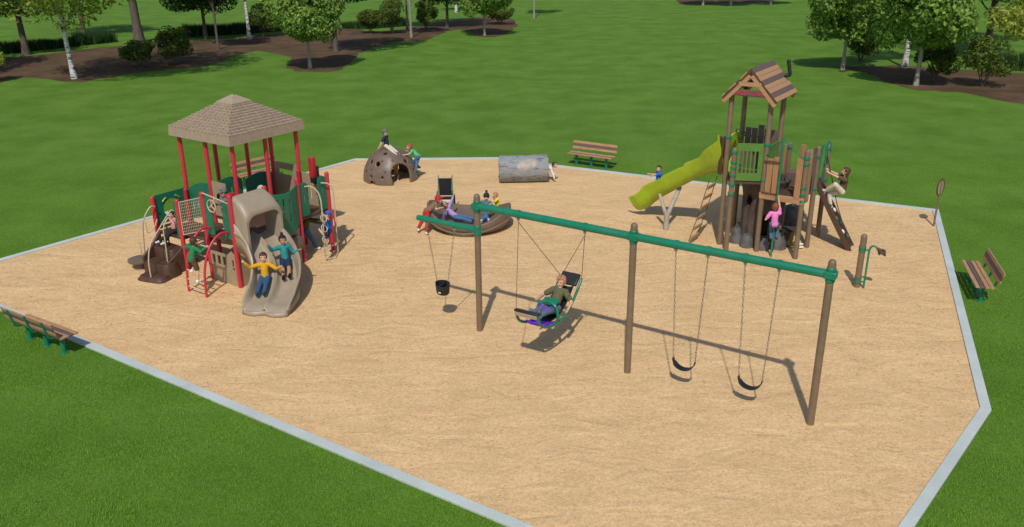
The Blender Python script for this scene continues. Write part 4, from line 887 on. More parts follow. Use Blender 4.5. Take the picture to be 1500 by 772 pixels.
# lime slide
hood = [(6.14, 23.24, 2.02), (5.90, 23.48, 1.96), (5.60, 23.95, 1.72), (5.26, 24.32, 1.42), (4.84, 24.70, 1.03), (4.45, 25.12, .62), (4.20, 25.38, .28), (4.06, 25.56, .17)]
PS = [lb(p) for p in hood]; path = spline(PS, 7); K = len(path); mb = MB(); n = 22; vs = []
for i, p in enumerate(path):
    t = (path[min(i + 1, K - 1)] - path[max(i - 1, 0)]).normalized(); lat = V((-t.y, t.x, 0)).normalized(); nn = t.cross(lat); nn = nn if nn.z > 0 else -nn
    f = i / (K - 1); w_ = .35 + .15 * max(0, 1 - f * 5); wall = .47 + .62 * max(0, 1 - f * 4.6) ** 1.05; wall *= 1 + .13 * (((f * 5.5) % 1) - .5) * (f > .27)
    
    for k_ in range(n + 1):
        s = -1 + 2 * k_ / n; a = s * math.pi / 2
        vs.append(p + lat * (w_ * math.sin(a) * (1.0 if abs(s) < .8 else 1.0 + .12 * (abs(s) - .8) / .2)) + nn * (wall * (1 - math.cos(a)) ** 1.15))
fs = [(i * (n + 1) + j, i * (n + 1) + j + 1, (i + 1) * (n + 1) + j + 1, (i + 1) * (n + 1) + j) for i in range(K - 1) for j in range(n)]
mb.add(vs, fs); sl = mb.build('lime_slide', M['lime'], PB, ang=1.5)
sd = sl.modifiers.new('thickness', 'SOLIDIFY'); sd.thickness = .05; sd.offset = 0; b_ = sl.modifiers.new('bevel', 'BEVEL'); b_.width = .018; b_.segments = 2; b_.limit_method = 'ANGLE'; b_.angle_limit = 1.
# hood panel: entrance ring of the slide, with the boards either side
hp = PS[0]; t = V((-1, 0, 0)); lat = V((-t.y, t.x, 0))
def ringpts(r0, zz): return [(r0 * math.cos(R(a)), zz + r0 * 1.05 * math.sin(R(a))) for a in range(0, 360, 15)]
mb = MB(); mb.plate([(-.55, -.05), (.55, -.05), (.55, .55), (.35, .95), (.15, 1.08), (-.15, 1.08), (-.35, .95), (-.55, .55)], [[(-.32, .05), (.32, .05), (.32, .55), (.2, .75), (0, .82), (-.2, .75), (-.32, .55)]], hp + V((0, 0, -.02)), lat, (0, 0, 1), .05); mb.build('slide_entrance', M['lime'], PB, bevel=.01)
for (wx, wy), mk in (((5.77, 23.02), 'trim'), ((5.88, 23.08), 'woodv'), ((6.42, 23.95), 'woodv')):
    p = lb((wx, wy, 0)); mb = MB(); mb.box((p.x, p.y, 2.50), (.045, .17, 1.06), rz=R(48)); mb.build('upright_board', M[mk], PB, bevel=.007)
# forked slide support
b = lb((4.58, 24.06, 0)); mb = MB(); mb.tube([b + V((0, 0, -.05)), b + V((0, 0, .45)), b + V((0, 0, .55))], [.085, .078, .07], 12); mb.build('slide_support', M['greylog'], PB)
e_ = lb((5.02, 24.62, 1.12)); mb = MB(); mb.tube([b + V((0, 0, .40)), e_], [.07, .06], 12); mb.ell(e_, (.065, .065, .065)); mb.build('support_branch', M['greylog'], PB)
e_ = lb((4.42, 24.55, .95)); mb = MB(); mb.tube([b + V((0, 0, .40)), e_], [.06, .045], 12); mb.build('support_branch', M['greylog'], PB)
# swaying plank ladder at the left
A = lb((5.60, 22.95, 1.9)); B = lb((5.02, 22.95, .12)); A = lb((5.62, 23.05, 1.85)); B = lb((5.14, 22.92, .10)); sv = V((F2.dot(V((1, 0, 0))), 0, 0))
side = lb(OB + V((.16, .22, 0)))
for s_ in (-1, 1):
    mb = MB(); mb.tube([A + side * s_, (A + B) / 2 + side * s_ - V((0, 0, .08)), B + side * s_], .011, 6); mb.build('ladder_rope', M['rope'], PB)
for k in range(6):
    p = A + (B - A) * ((k + .5) / 6) - V((0, 0, .07)); sdn = side.normalized(); dn = (B - A).normalized(); m3 = Matrix((sdn, dn, sdn.cross(dn))).transposed()
    mb = MB(); mb.box(p, (.56, .10, .04), q=m3); mb.build('ladder_plank', M['wood'], PB, bevel=.006)
# rock behind the tower
mb = MB(); mb.ell((0, 0, .18), (.42, .34, .38), None, 20, 12); mb.v = [(x + .10 * mnoise.noise(V((x, y, z)) * 3), y + .10 * mnoise.noise(V((y, z, x)) * 3), max(-.03, z + .06 * mnoise.noise(V((z, y, x)) * 4))) for x, y, z in mb.v]
o = mb.build('boulder', M['rock'], None, loc=(8.45, 24.6, 0)); tag(o, 'grey climbing boulder lying behind the timber play tower', 'boulder')
# ================================================================ people
HEADM = {}
def remesh(o, vox, smooth=3):
    m = o.modifiers.new('r', 'REMESH'); m.mode = 'VOXEL'; m.voxel_size = vox; m.use_smooth_shade = True
    if smooth: s_ = o.modifiers.new('s', 'SMOOTH'); s_.factor = .5; s_.iterations = smooth
    dg = bpy.context.evaluated_depsgraph_get(); me = bpy.data.meshes.new_from_object(o.evaluated_get(dg)); old = o.data; o.modifiers.clear(); o.data = me; bpy.data.meshes.remove(old)
    me.shade_smooth(); return o
def ik(a, c, l1, l2, hint):
    d = c - a; D = d.length; mx = (l1 + l2) * .998
    if D > mx: c = a + d * (mx / D); d = c - a; D = mx
    u = d / D; x = (l1 * l1 - l2 * l2 + D * D) / (2 * D); h = math.sqrt(max(0, l1 * l1 - x * x)); p = (hint - u * hint.dot(u))
    p = p.normalized() if p.length > 1e-5 else u.orthogonal().normalized()
    return a + u * x + p * h, c
def person(label, pel, up, fwd, look, hL, hR, fL, fR, H=1.2, top='c_blue', bot='c_jeans', skin='skin', hair='brown', style='short', sleeve='long', legs='long', shoe='sole',
           knee=None, elbow=None, toe=None, hat=None, prop=1.0, headk=1.12):
    """pel, hands, feet: world positions; up = spine direction, fwd = chest direction"""
    pel = V(pel); up = V(up).normalized(); fwd = V(fwd); fwd = (fwd - up * fwd.dot(up)).normalized(); lt = up.cross(fwd) * 1.0  # person's left
    root = empty('person', (pel.x, pel.y, 0), 0, label, 'person'); O = V((pel.x, pel.y, 0))
    s = H / 1.2; toe = V(toe) if toe else fwd; knee = V(knee) if knee else fwd; elbow = V(elbow) if elbow else (-fwd * .6 - V((0, 0, .5)))
    th, sh, ua, fa = .285 * s, .275 * s, .20 * s, .185 * s; hw, shw = .060 * s, .115 * s
    chest = pel + up * .21 * s; neck = pel + up * .335 * s; look = V(look).normalized()
    hc = neck + (up * .7 + V((0, 0, .5))).normalized() * .125 * s + look * .015 * s
    hips = {1: pel + lt * hw, -1: pel - lt * hw}; shs = {1: pel + up * .30 * s + lt * shw, -1: pel + up * .30 * s - lt * shw}
    arms = {}; legs_ = {}
    for sg, hh, ff in ((1, hL, fL), (-1, hR, fR)):
        e, w_ = ik(shs[sg], V(hh), ua, fa, elbow + lt * sg * .5); arms[sg] = (shs[sg], e, w_)
        k_, a_ = ik(hips[sg], V(ff) + V((0, 0, .0)), th, sh, knee + lt * sg * .15); legs_[sg] = (hips[sg], k_, a_)
    mb = MB()
    def cp(a, b, ra, rb): mb.cap2(a - O, b - O, ra * s, rb * s, 12)
    # body
    cp(pel, chest, .078, .075); cp(hips[1], hips[-1], .070, .070); cp(chest, pel + up * .29 * s, .078, .062); cp(shs[1], shs[-1], .045, .045); cp(pel + up * .29 * s, hc, .036, .034)
    for sg in (1, -1):
        a, e, w_ = arms[sg]; cp(a, e, .038, .030); cp(e, w_, .030, .021)
        d = (w_ - e).normalized(); n_ = d.cross(up); n_ = n_.normalized() if n_.length > .1 else lt; pb = w_ + d * .035 * s; side = d.cross(n_)
        cp(w_, pb + d * .012 * s, .020, .022)
        for k_ in (-1, 1): cp(w_ + d * .02 * s, pb + side * k_ * .014 * s + d * .01 * s, .014, .013)
        for k_, L_ in ((-1.5, .036), (-.5, .043), (.5, .040), (1.5, .031)):
            b0_ = pb + side * k_ * .0125 * s + d * .008 * s; m_ = b0_ + (d + side * k_ * .10 + n_ * .25) .normalized() * L_ * .55 * s; t_ = m_ + (d + side * k_ * .10 + n_ * .8).normalized() * L_ * .5 * s
            cp(b0_, m_, .0082, .0075); cp(m_, t_, .0075, .0065)
        tb = w_ + d * .012 * s; cp(tb, tb + (side * -1 * .7 + d * .8).normalized() * .036 * s, .0115, .009); tm = tb + (side * -.7 + d * .8).normalized() * .036 * s; cp(tm, tm + d * .018 * s, .009, .0075)
        h_, k2, a_ = legs_[sg]; cp(h_, k2, .066, .046); cp(k2, k2 + (a_ - k2) * .35, .045, .047); cp(k2 + (a_ - k2) * .35, a_, .047, .028)
        cp(a_, a_ + toe * .06 * s - V((0, 0, .02)), .03, .025)
    # head
    hu = (V((0, 0, 1)) * .75 + up * .35); hu = (hu - look * hu.dot(look)).normalized(); hx_ = look.cross(hu); hm = Matrix((hx_, look, hu)).transposed(); hk = s * headk
    def hp_(x, y, z): return hc - O + hm @ (V((x, y, z)) * hk)
    mb.ell(hp_(0, -.008, .02), V((.070, .083, .085)) * hk, hm, 18, 12); mb.ell(hp_(0, .018, -.030), V((.052, .056, .058)) * hk, hm, 14, 9); mb.cap2(hp_(0, .076, .004), hp_(0, .092, -.020), .007 * hk, .011 * hk, 8)
    for sg in (1, -1): mb.ell(hp_(sg * .072, -.005, -.005), V((.010, .016, .023)) * hk, hm, 10, 6); mb.ell(hp_(sg * .028, .062, -.018), V((.02, .016, .018)) * hk, hm, 8, 6)
    mb.ell(hp_(0, .058, -.062), V((.020, .016, .014)) * hk, hm, 8, 6)
    body = mb.build('body', [M[skin], M['eye_white'], M['iris'], M['lip'], M['h_' + hair]], root); remesh(body, .0075 * s if H < 1.3 else .0085, 2)
    for mm in (M[skin], M['eye_white'], M['iris'], M['lip'], M['h_' + hair]):
        if mm.name not in [x.name for x in body.data.materials if x]: body.data.materials.append(mm)
    names = [x.name for x in body.data.materials]; ix = {k_: names.index(M[k_].name) for k_ in ('eye_white', 'iris', 'lip')}; ih = names.index(M['h_' + hair].name)
    inv = hm.transposed(); c0 = hc - O
    for f in body.data.polygons:
        if (f.center - c0).length > .14 * hk: continue
        p = inv @ (f.center - c0) / hk
        if p.y < .03: continue
        ex = abs(p.x) - .027; r2_ = (ex / .0125) ** 2 + ((p.z - .012) / .0075) ** 2
        if (ex / .0075) ** 2 + ((p.z - .011) / .0085) ** 2 < 1: f.material_index = ix['iris']
        elif r2_ < 1: f.material_index = ix['eye_white']
        elif abs(ex) < .016 and abs(p.z - .034 + ex * ex * 12) < .0045: f.material_index = ih
        elif abs(p.x) < .020 and abs(p.z + .040 - p.x * p.x * 10) < .0055: f.material_index = ix['lip']
    # shirt
    mb = MB(); e_ = .010
    cp(pel + up * .0 * s, chest, .078 + e_, .080 + e_); cp(chest, pel + up * .285 * s, .082 + e_, .066 + e_); cp(shs[1], shs[-1], .050 + e_, .050 + e_); cp(pel + lt * .03 * s, pel - lt * .03 * s, .078 + e_, .078 + e_)
    for sg in (1, -1):
        a, e, w_ = arms[sg]
        if sleeve == 'long': cp(a, e, .043 + e_, .036 + e_ * .8); cp(e, e + (w_ - e) * .9, .035 + e_ * .8, .029 + e_ * .5)
        else: cp(a, a + (e - a) * .62, .045 + e_, .042 + e_)
    remesh(mb.build('shirt', M[top], root), .011 * s, 3)
    # trousers
    mb = MB(); cp(hips[1], hips[-1], .079, .079); cp(pel, pel + up * .03 * s, .087, .084)
    for sg in (1, -1):
        h_, k2, a_ = legs_[sg]
        if legs == 'long': cp(h_, k2, .076, .058); cp(k2, k2 + (a_ - k2) * .93, .057, .046)
        else: cp(h_, h_ + (k2 - h_) * .85, .078, .068)
    remesh(mb.build('trousers' if legs == 'long' else 'shorts', M[bot], root), .011 * s, 3)
    for sg in (1, -1):
        h_, k2, a_ = legs_[sg]; t3 = toe.normalized(); mb = MB(); lo = a_ - V((0, 0, .012 * s)) + (a_ - k2).normalized() * .010 * s
        mb.cap2(lo - O - t3 * .022 * s, lo - O + t3 * .085 * s, .036 * s, .031 * s, 12); mb.cap2(a_ - O, lo - O, .037 * s, .038 * s, 12); remesh(mb.build('shoe', M[shoe], root), .009 * s, 2)
    # hair
    mb = MB()
    mb.ell(hp_(0, -.022, .036), V((.078, .082, .080)) * hk, hm, 18, 10); mb.ell(hp_(0, -.04, .0), V((.072, .058, .075)) * hk, hm, 16, 9); mb.ell(hp_(0, .020, .078), V((.058, .055, .030)) * hk, hm, 14, 8)
    for sg in (1, -1): mb.ell(hp_(sg * .062, -.012, .03), V((.02, .05, .05)) * hk, hm, 10, 7)
    if style == 'pony': mb.cap2(hp_(0, -.09, .04), hp_(0, -.135, -.01), .028 * hk, .026 * hk); mb.cap2(hp_(0, -.135, -.01), hp_(.02, -.13, -.12), .028 * hk, .010 * hk)
    if style == 'bun': mb.ell(hp_(0, -.045, .135), V((.034, .034, .034)) * hk, hm)
    if style == 'long':
        for x in (-.05, -.02, .02, .05): mb.cap2(hp_(x, -.045, .0), hp_(x * 1.25, -.06, -.15), .042 * hk, .022 * hk)
    if style == 'braid': mb.cap2(hp_(.05, -.05, .0), hp_(.085, -.01, -.12), .026 * hk, .014 * hk)
    remesh(mb.build('hair', M['h_' + hair], root), .0085 * s, 2)
    if hat:
        mb = MB(); mb.ell(hp_(0, -.012, .050), V((.084, .092, .078)) * hk, hm, 20, 10); o_h = None
        if hat[0] == 'beanie': mb.ell(hp_(0, -.03, .04), V((.083, .085, .085)) * hk, hm, 18, 10)
        if hat[0] == 'cap': mb.ell(hp_(0, .085, .055), V((.055, .06, .010)) * hk, hm, 14, 6)
        remesh(mb.build('hat', M[hat[1]], root), .009 * s, 1)
        if hat[0] == 'beanie': mb = MB(); mb.ell(hp_(0, -.03, .165), V((.034, .034, .036)) * hk, hm); mb.cap2(hp_(0, -.02, .12), hp_(0, -.03, .14), .03 * hk, .025 * hk); mb.build('pompom', M['c_white'] if False else M['black'], root)
    return root
Z = V((0, 0, 1))
def gvec(a, b): return E1 * a + E2 * b
# --- covered structure
person('child in a pink shirt sitting at the top of the brown moulded steps', wa(.16, 2.5, ZL + .09), (0, 0, 1), -E1, -E1 + V((0, 0, -.2)), wa(-.08, 2.75, 1.12), wa(.0, 2.22, 1.15), wa(-.42, 2.6, .72), wa(-.36, 2.35, .72),
       H=1.12, top='c_rose', bot='c_black', hair='black', style='short', sleeve='short', knee=(0, 0, 1), shoe='sole')
person('child in a green shirt climbing the red arched ladder', wa(-.84, .52, .92), Z + E1 * .35, E1, E1 + V((0, 0, .1)), wa(-.60, .78, 1.22), wa(-.62, .24, 1.22), wa(-.80, .62, .60), wa(-.84, .40, .40),
       H=1.15, top='c_green', bot='c_brown', hair='brown', sleeve='long', legs='short', shoe='sole', knee=E1, toe=E1)
person('child in a dark grey cap and top on the deck behind the steering wheel', wa(.42, .74, ZU + .56), (0, 0, 1), -E1, -E1 + gvec(0, -.2), wa(.02, .82, 1.95), wa(.04, .5, 1.95), wa(.42, .88, ZU + .05), wa(.42, .62, ZU + .05),
       H=1.15, top='c_grey', bot='c_lilac', hair='black', hat=('cap', 'c_grey'), knee=-E1, toe=-E1)
D1 = (E1 * -.45 - E2 * .9).normalized()
def slp(f, lat_, up_=0.):  # point on the slide path in world space
    K_ = len(SLP); i = int(f * (K_ - 1)); p = SLP[i]; t = (SLP[min(i + 1, K_ - 1)] - SLP[max(i - 1, 0)]).normalized(); l_ = V((-t.y, t.x, 0)).normalized(); q = p + l_ * lat_
    return OA + E1 * q.x + E2 * q.y + V((0, 0, q.z + up_)), E1 * t.x + E2 * t.y + Z * t.z, E1 * l_.x + E2 * l_.y
SLP = spline([ga(.5, .02, ZU - .01), ga(.5, -.28, ZU - .10), ga(.44, -.62, .90), ga(.28, -.98, .58), ga(-.02, -1.30, .33), ga(-.40, -1.54, .20), ga(-.78, -1.72, .17)], 7)
TOC = V((.2, -1, 0))
for f0, lt_, lab, kw in ((.60, -.27, 'child in a yellow sweater riding the left lane of the tan slide, arms out', dict(top='c_yellow', bot='c_jeans', skin='skin', hair='brown', style='pony', shoe='c_jeans', legs='long')),
                         (.46, .27, 'child in a teal top and dark skirt riding the right lane of the tan slide', dict(top='c_teal', bot='c_navy', skin='skin2', hair='black', style='bun', shoe='c_black', legs='short'))):
    p, t, l_ = slp(f0, lt_, .11); fh = V((t.x, t.y, 0)).normalized(); fL, _, _ = slp(min(1, f0 + .27), lt_ - .07 if True else 0, .12); fR, _, _ = slp(min(1, f0 + .27), lt_ + .10, .12)
    lf = (Z - fh * .25).normalized().cross(fh).normalized()
    a_, b_ = (fL, fR) if (fL - fR).dot(lf) > 0 else (fR, fL)
    sc_ = p + Z * .42
    person(lab, p, Z - fh * .18, fh, fh + V((.1, -.4, 0)), *((sc_ + lf * .40 - Z * .12 + fh * .16, sc_ - lf * .42 + Z * .02 + fh * .10) if lt_ < 0 else (sc_ + lf * .34 - Z * .20 + fh * .10, sc_ - lf * .40 + Z * .05 + fh * .12)), a_, b_, H=1.28, knee=Z + fh * .2, elbow=-Z, toe=Z * .8 + fh * .5, **kw)
person('child in a plaid shirt and jeans standing in the shade under the right-hand deck', wa(2.62, .55, .60), Z + E1 * .25, E1 + E2 * -.5, E1 - E2 * .4, wa(2.92, .30, .86), wa(2.85, .12, .80), wa(2.30, .62, .05), wa(2.78, .38, .05),
       H=1.25, top='c_plaid', bot='c_denim', hair='brown', skin='skin2', knee=E1, toe=E1 - E2)
person('child in a blue shirt hanging on the beige loop pole at the right side', wa(2.58, -.36, .80), Z, -E1 * .8 + E2 * .5, -E1 + Z * .3, wa(2.36, -.44, 1.32), wa(2.36, -.40, 1.24), wa(2.42, -.42, .38), wa(2.40, -.40, .66),
       H=1.1, top='c_blue', bot='c_navy', hair='brown', sleeve='short', legs='short', shoe='c_white', hat=('cap', 'c_blue'), toe=-E1, knee=-E1)
# --- dome
dc = V((-4.35, 29.95, 0))
person('child in a dark cap and cream trousers sitting on top of the brown dome', dc + V((-.05, -.18, 1.24)), V((-.12, .05, 1)), (1, -.3, 0), (.9, -.7, 0), dc + V((-.35, .0, 1.10)), dc + V((-.42, -.38, 1.02)), dc + V((.56, -.42, .84)), dc + V((.50, -.52, .78)),
       H=1.2, top='c_navy', bot='c_cream', hair='black', style='short', sleeve='short', shoe='c_brown', knee=Z, toe=(1, 0, -.2), hat=('cap', 'c_grey'))
person('red-haired child in a mint shirt leaning on the right flank of the brown dome', dc + V((1.02, .05, .78)), V((-.75, 0, .75)), (-.7, 0, -.7), (-1, -.2, .0), dc + V((.55, -.28, .92)), dc + V((.55, .15, .95)), dc + V((1.02, .12, .38)), dc + V((.93, -.18, .30)),
       H=1.2, top='c_mint', bot='c_denim', hair='red', style='short', sleeve='short', shoe='c_navy', knee=(-1, 0, .4), toe=(-1, 0, 0))
person('child in mustard yellow crouching inside the brown dome doorway', dc + V((.18, -.15, .32)), (.0, -.2, 1), (.4, -1, 0), (.4, -1, 0), dc + V((.3, -.6, .12)), dc + V((.0, -.6, .12)), dc + V((.3, -.38, .05)), dc + V((.06, -.38, .05)),
       H=1.0, top='c_yellow', bot='c_brown', hair='brown', knee=Z)
# --- log tunnel
person('child in a white shirt crawling out of the right end of the log tunnel', (1.12, 29.44, .42), (1, 0, .22), (.2, 0, -1), (1, -.5, .1), (1.62, 29.62, .06), (1.55, 29.25, .06), (.72, 29.60, .14), (.72, 29.34, .14),
       H=1.15, top='c_white', bot='c_black', hair='brown', sleeve='long', knee=(.3, 0, -1), toe=(-1, 0, 0), elbow=(-.5, 0, .3))
# --- bowl
bc = V((-1.28, 24.55, 0))
person('red-haired child with red trousers climbing over the left rim of the brown bowl', bc + V((-1.22, -.48, .62)), V((.85, .25, .62)), (.6, .3, -.7), (1, .2, .1), bc + V((-.72, -.35, .84)), bc + V((-.78, -.60, .76)), bc + V((-1.50, -.62, .10)), bc + V((-1.24, -.78, .06)),
       H=1.25, top='c_khaki', bot='c_red', hair='red', style='short', sleeve='short', shoe='sole', knee=(1, -.3, 0), toe=(.3, -1, 0), hat=('cap', 'c_red'))
person('child in a lilac top and jeans lying in the bowl with one arm raised', bc + V((-.42, .02, .30)), V((-.75, .1, .62)), (.6, -.2, .8), (.6, -.8, .3), bc + V((-.42, .42, .98)), bc + V((-.70, -.30, .50)), bc + V((.16, -.02, .22)), bc + V((.14, -.24, .20)),
       H=1.2, top='c_lilac', bot='c_denim', hair='brown', style='short', skin='skin2', shoe='c_navy', knee=Z, toe=(.6, 0, .8))
person('child in a dark pompom beanie and blue top seated at the right of the bowl', bc + V((.50, .28, .34)), V((.05, .15, 1)), (-.2, -1, 0), (-.1, -1, -.1), bc + V((.20, .30, .46)), bc + V((.82, .22, .52)), bc + V((.36, -.30, .20)), bc + V((.62, -.34, .22)),
       H=1.2, top='c_slate', bot='c_denim', hair='black', style='short', shoe='sole', knee=Z, toe=(0, -.6, .8), hat=('beanie', 'black'))
person('small child in a lemon yellow shirt sitting beside the beanie child in the bowl', bc + V((.86, .42, .46)), V((-.2, .1, 1)), (-.8, -.4, 0), (-.8, -.2, 0), bc + V((.62, .12, .62)), bc + V((.72, .62, .70)), bc + V((.50, .10, .28)), bc + V((.45, .50, .24)),
       H=.95, top='c_lemon', bot='c_olive', hair='blond', sleeve='short', knee=Z)
# --- reclining swing
def cw(x, y, z): a = V((math.cos(cha), math.sin(cha), 0)); b = V((-a.y, a.x, 0)); return CH + a * x + b * y + V((0, 0, z))
ax = V((math.cos(cha), math.sin(cha), 0))
person('fair-haired person in an olive T-shirt and grey jeans reclining in the green swing', cw(.16, 0, .93), ax * .66 + Z * .75, Z - ax * .4, V((-.5, -.85, -.12)), cw(.12, -.36, .98), cw(.10, .33, 1.10), cw(-.78, -.09, 1.10), cw(-.76, .12, 1.10),
       H=1.55, top='c_olive', bot='c_slate', hair='blond', sleeve='short', shoe='c_slate', knee=Z, toe=Z * .9 - ax * .3, elbow=ax - Z * .3, headk=1.0)
# --- nature tower
person('child in a bright pink shirt and jeans gripping the green fire pole', (7.00, 21.62, .98), (-.05, 0, 1), (.1, 1, 0), (.1, 1, .2), (6.82, 21.78, 1.12), (7.06, 21.72, 1.72), (7.0, 21.76, .52), (7.14, 21.76, .55),
       H=1.2, top='c_pink', bot='c_denim', hair='ginger', style='short', sleeve='short', shoe='c_navy', knee=(.3, 1, 0), toe=(.1, 1, 0))
person('ginger-haired child in dark clothes crouching on all fours under the tower deck', (7.78, 22.52, .40), (-.80, -.1, .35), (-.5, -.1, -1), (-.9, -.6, .1), (7.25, 22.30, .08), (7.30, 22.62, .10), (7.98, 22.32, .08), (8.05, 22.55, .08),
       H=1.2, top='c_black', bot='c_plaid', hair='ginger', shoe='sole', knee=(-1, 0, -.3), toe=(1, -.2, 0))
person('long-haired child in a brown jacket and white trousers climbing the sloping board', (9.05, 22.55, 1.60), (.10, -.02, 1), (-1, .3, 0), (-1, .3, .2), (8.62, 22.62, 2.12), (8.62, 22.86, 2.16), (8.66, 22.62, 1.62), (8.82, 22.62, 1.16),
       H=1.42, top='c_brown', bot='c_cream', hair='brown', style='long', skin='skin', sleeve='short', shoe='c_cream', knee=(-1, .2, .5), toe=(-1, .3, 0), headk=1.0)
person('child in a blue shirt standing behind the lime slide with one arm stretched out', (4.85, 27.30, .55), (0, 0, 1), (-.9, -.4, 0), (-.6, -1, 0), (4.30, 27.15, .86), (4.68, 27.62, .66), (4.82, 27.20, .05), (4.90, 27.42, .05),
       H=1.15, top='c_blue', bot='c_jeans', hair='brown', sleeve='short', knee=(-1, 0, 0), toe=(-1, -.4, 0))
# ================================================================ planting
BEDS = [[(-29.3, 45.5), (-30.8, 49.3), (-30.6, 51.9), (-30.1, 53.9), (-26.2, 51.9), (-24.9, 53.7), (-22.9, 56.4), (-20.4, 58.0), (-19.9, 62.3), (-19.1, 65.6), (-17.2, 64.3), (-15.3, 60.7), (-14.9, 57.8), (-13.5, 55.6), (-12.3, 55.0), (-11.1, 55.8), (-10.9, 58.2), (-10.9, 61.1), (-11.0, 64.7), (-10.0, 68.7), (-9.2, 70.9), (-7.1, 71.2), (-6.3, 75.0), (-5.6, 78.1), (-4.5, 79.8), (-3.4, 76.9), (-2.7, 74.3), (-1.3, 73.7), (-0.2, 76.7), (0.6, 84.9), (-0.5, 91.2), (-3.3, 91.4), (-5.3, 89.4), (-7.1, 86.1), (-9.8, 80.7), (-12.6, 78.6), (-16.0, 83.5), (-18.9, 79.6), (-20.7, 77.0), (-23.3, 73.6), (-25.7, 72.3), (-28.6, 72.5), (-30.3, 69.9), (-31.9, 68.7), (-33.8, 66.0), (-35.3, 63.8), (-42, 58)],
        [(20.6, 55.2), (20.5, 53.5), (21.7, 54.0), (21.8, 50.9), (22.1, 47.8), (23.4, 46.7), (24.7, 46.2), (25.1, 44.2), (25.8, 42.9), (26.6, 40.3), (36.5, 45.9), (31.1, 52.5), (30.1, 53.1), (28.0, 54.6), (26.0, 55.8), (24.0, 56.2), (22.3, 56.0)],
        [(20.1, 106.0), (23.9, 106.6), (28.2, 107.3), (31.9, 109.1), (36.1, 120.6), (23.5, 121.8)]]
for b in BEDS: sheet('mulch_bed', [tuple(p)[:2] for p in [q + V((.45 * mnoise.noise(q * .9), .6 * mnoise.noise(q * .9 + V((9, 3, 1))), 0)) for q in spline([(*q, 0) for q in b] + [(*b[0], 0)], 6)][:-1]], -.004, M['mulch'])
LM = {'green': leafmat('leaf_green', (.08, .165, .018), (.34, .49, .095)), 'dark': leafmat('leaf_dark', (.022, .07, .012), (.08, .17, .028)), 'yellow': leafmat('leaf_yellow_green', (.16, .21, .018), (.52, .58, .10)),
      'shrub': leafmat('leaf_shrub', (.04, .085, .012), (.17, .23, .03))}
def leaf_mb(rnd, lobes, n, size, mbo=None):
    mb = mbo or MB(); vs = []; fs = []
    wts = [l[3] * l[4] * l[5] for l in lobes]; 
    for _ in range(n):
        l = rnd.choices(lobes, wts)[0]
        while True:
            d = V((rnd.uniform(-1, 1), rnd.uniform(-1, 1), rnd.uniform(-1, 1)))
            if .02 < d.length < 1: break
        d = d.normalized() * (d.length ** .45)
        c = V((l[0] + d.x * l[3], l[1] + d.y * l[4], l[2] + d.z * l[5]))
        if mnoise.noise(c * .9) < -.22: continue
        nrm = (d + V((rnd.gauss(0, .55), rnd.gauss(0, .55), rnd.gauss(.35, .55)))).normalized(); u = nrm.orthogonal().normalized(); u = Quaternion(nrm, rnd.uniform(0, 6.28)) @ u; w_ = nrm.cross(u)
        s_ = size * rnd.uniform(.6, 1.25); o = len(vs); vs += [c - u * s_ * .5, c + w_ * s_ * .28 + nrm * s_ * .08, c + u * s_ * .5, c - w_ * s_ * .28 + nrm * s_ * .08]; fs.append((o, o + 1, o + 2, o + 3))
    mb.add(vs, fs); return mb
def trunk_mb(rnd, h, r, limbs, lean=(0, 0), fork=None, spread=1.4, limb_top=None):
    mb = MB(); P = []; n = 9
    for i in range(n): f = i / (n - 1); P.append(V((lean[0] * f * h + .06 * r * 10 * mnoise.noise(V((f * 3, r * 7, 0))) * f, lean[1] * f * h + .06 * r * 10 * mnoise.noise(V((f * 3, r * 7, 9))) * f, -.1 + f * (h + .1))))
    mb.tube(P, [r * (1.35 if i == 0 else 1.0) * (1 - .55 * i / (n - 1)) for i in range(n)], 12)
    fork = fork or h * .5
    for k in range(limbs):
        f = (fork + (h - fork) * k / max(1, limbs) * .75) / h; i = min(n - 2, int(f * (n - 1))); b = P[i].lerp(P[i + 1], f * (n - 1) - i); a = k * 2.4 + rnd.uniform(-.4, .4); L_ = (limb_top or (h * .27)) * rnd.uniform(.7, 1.1)
        d = V((math.cos(a) * spread, math.sin(a) * spread, 1.5)).normalized(); m_ = b + d * L_ * .5 + V((0, 0, -.04 * L_)); e = b + d * L_ + V((0, 0, .12 * L_)); mb.tube([b, m_, e], [r * .42, r * .28, r * .10], 8)
        for q_ in range(2): a2 = a + rnd.uniform(-.9, .9); mb.tube([m_, m_ + V((math.cos(a2), math.sin(a2), rnd.uniform(.5, 1.1))) * L_ * .4], [r * .2, r * .05], 6)
    return mb
def lobes_round(rnd, cx, cy, cz, rx, rz, k=9):
    L_ = [(cx, cy, cz, rx * .78, rx * .78, rz * .8)]
    for i in range(k):
        a = 6.283 * i / k + rnd.uniform(-.3, .3); el = rnd.uniform(-.75, .8); q_ = rnd.uniform(.5, .68); rr = rx * rnd.uniform(.36, .52)
        L_.append((cx + math.cos(a) * rx * q_ * math.sqrt(1 - el * el * .6), cy + math.sin(a) * rx * q_ * math.sqrt(1 - el * el * .6), cz + el * rz * .62, rr, rr, rr * rz / rx))
    return L_
TREES = {}
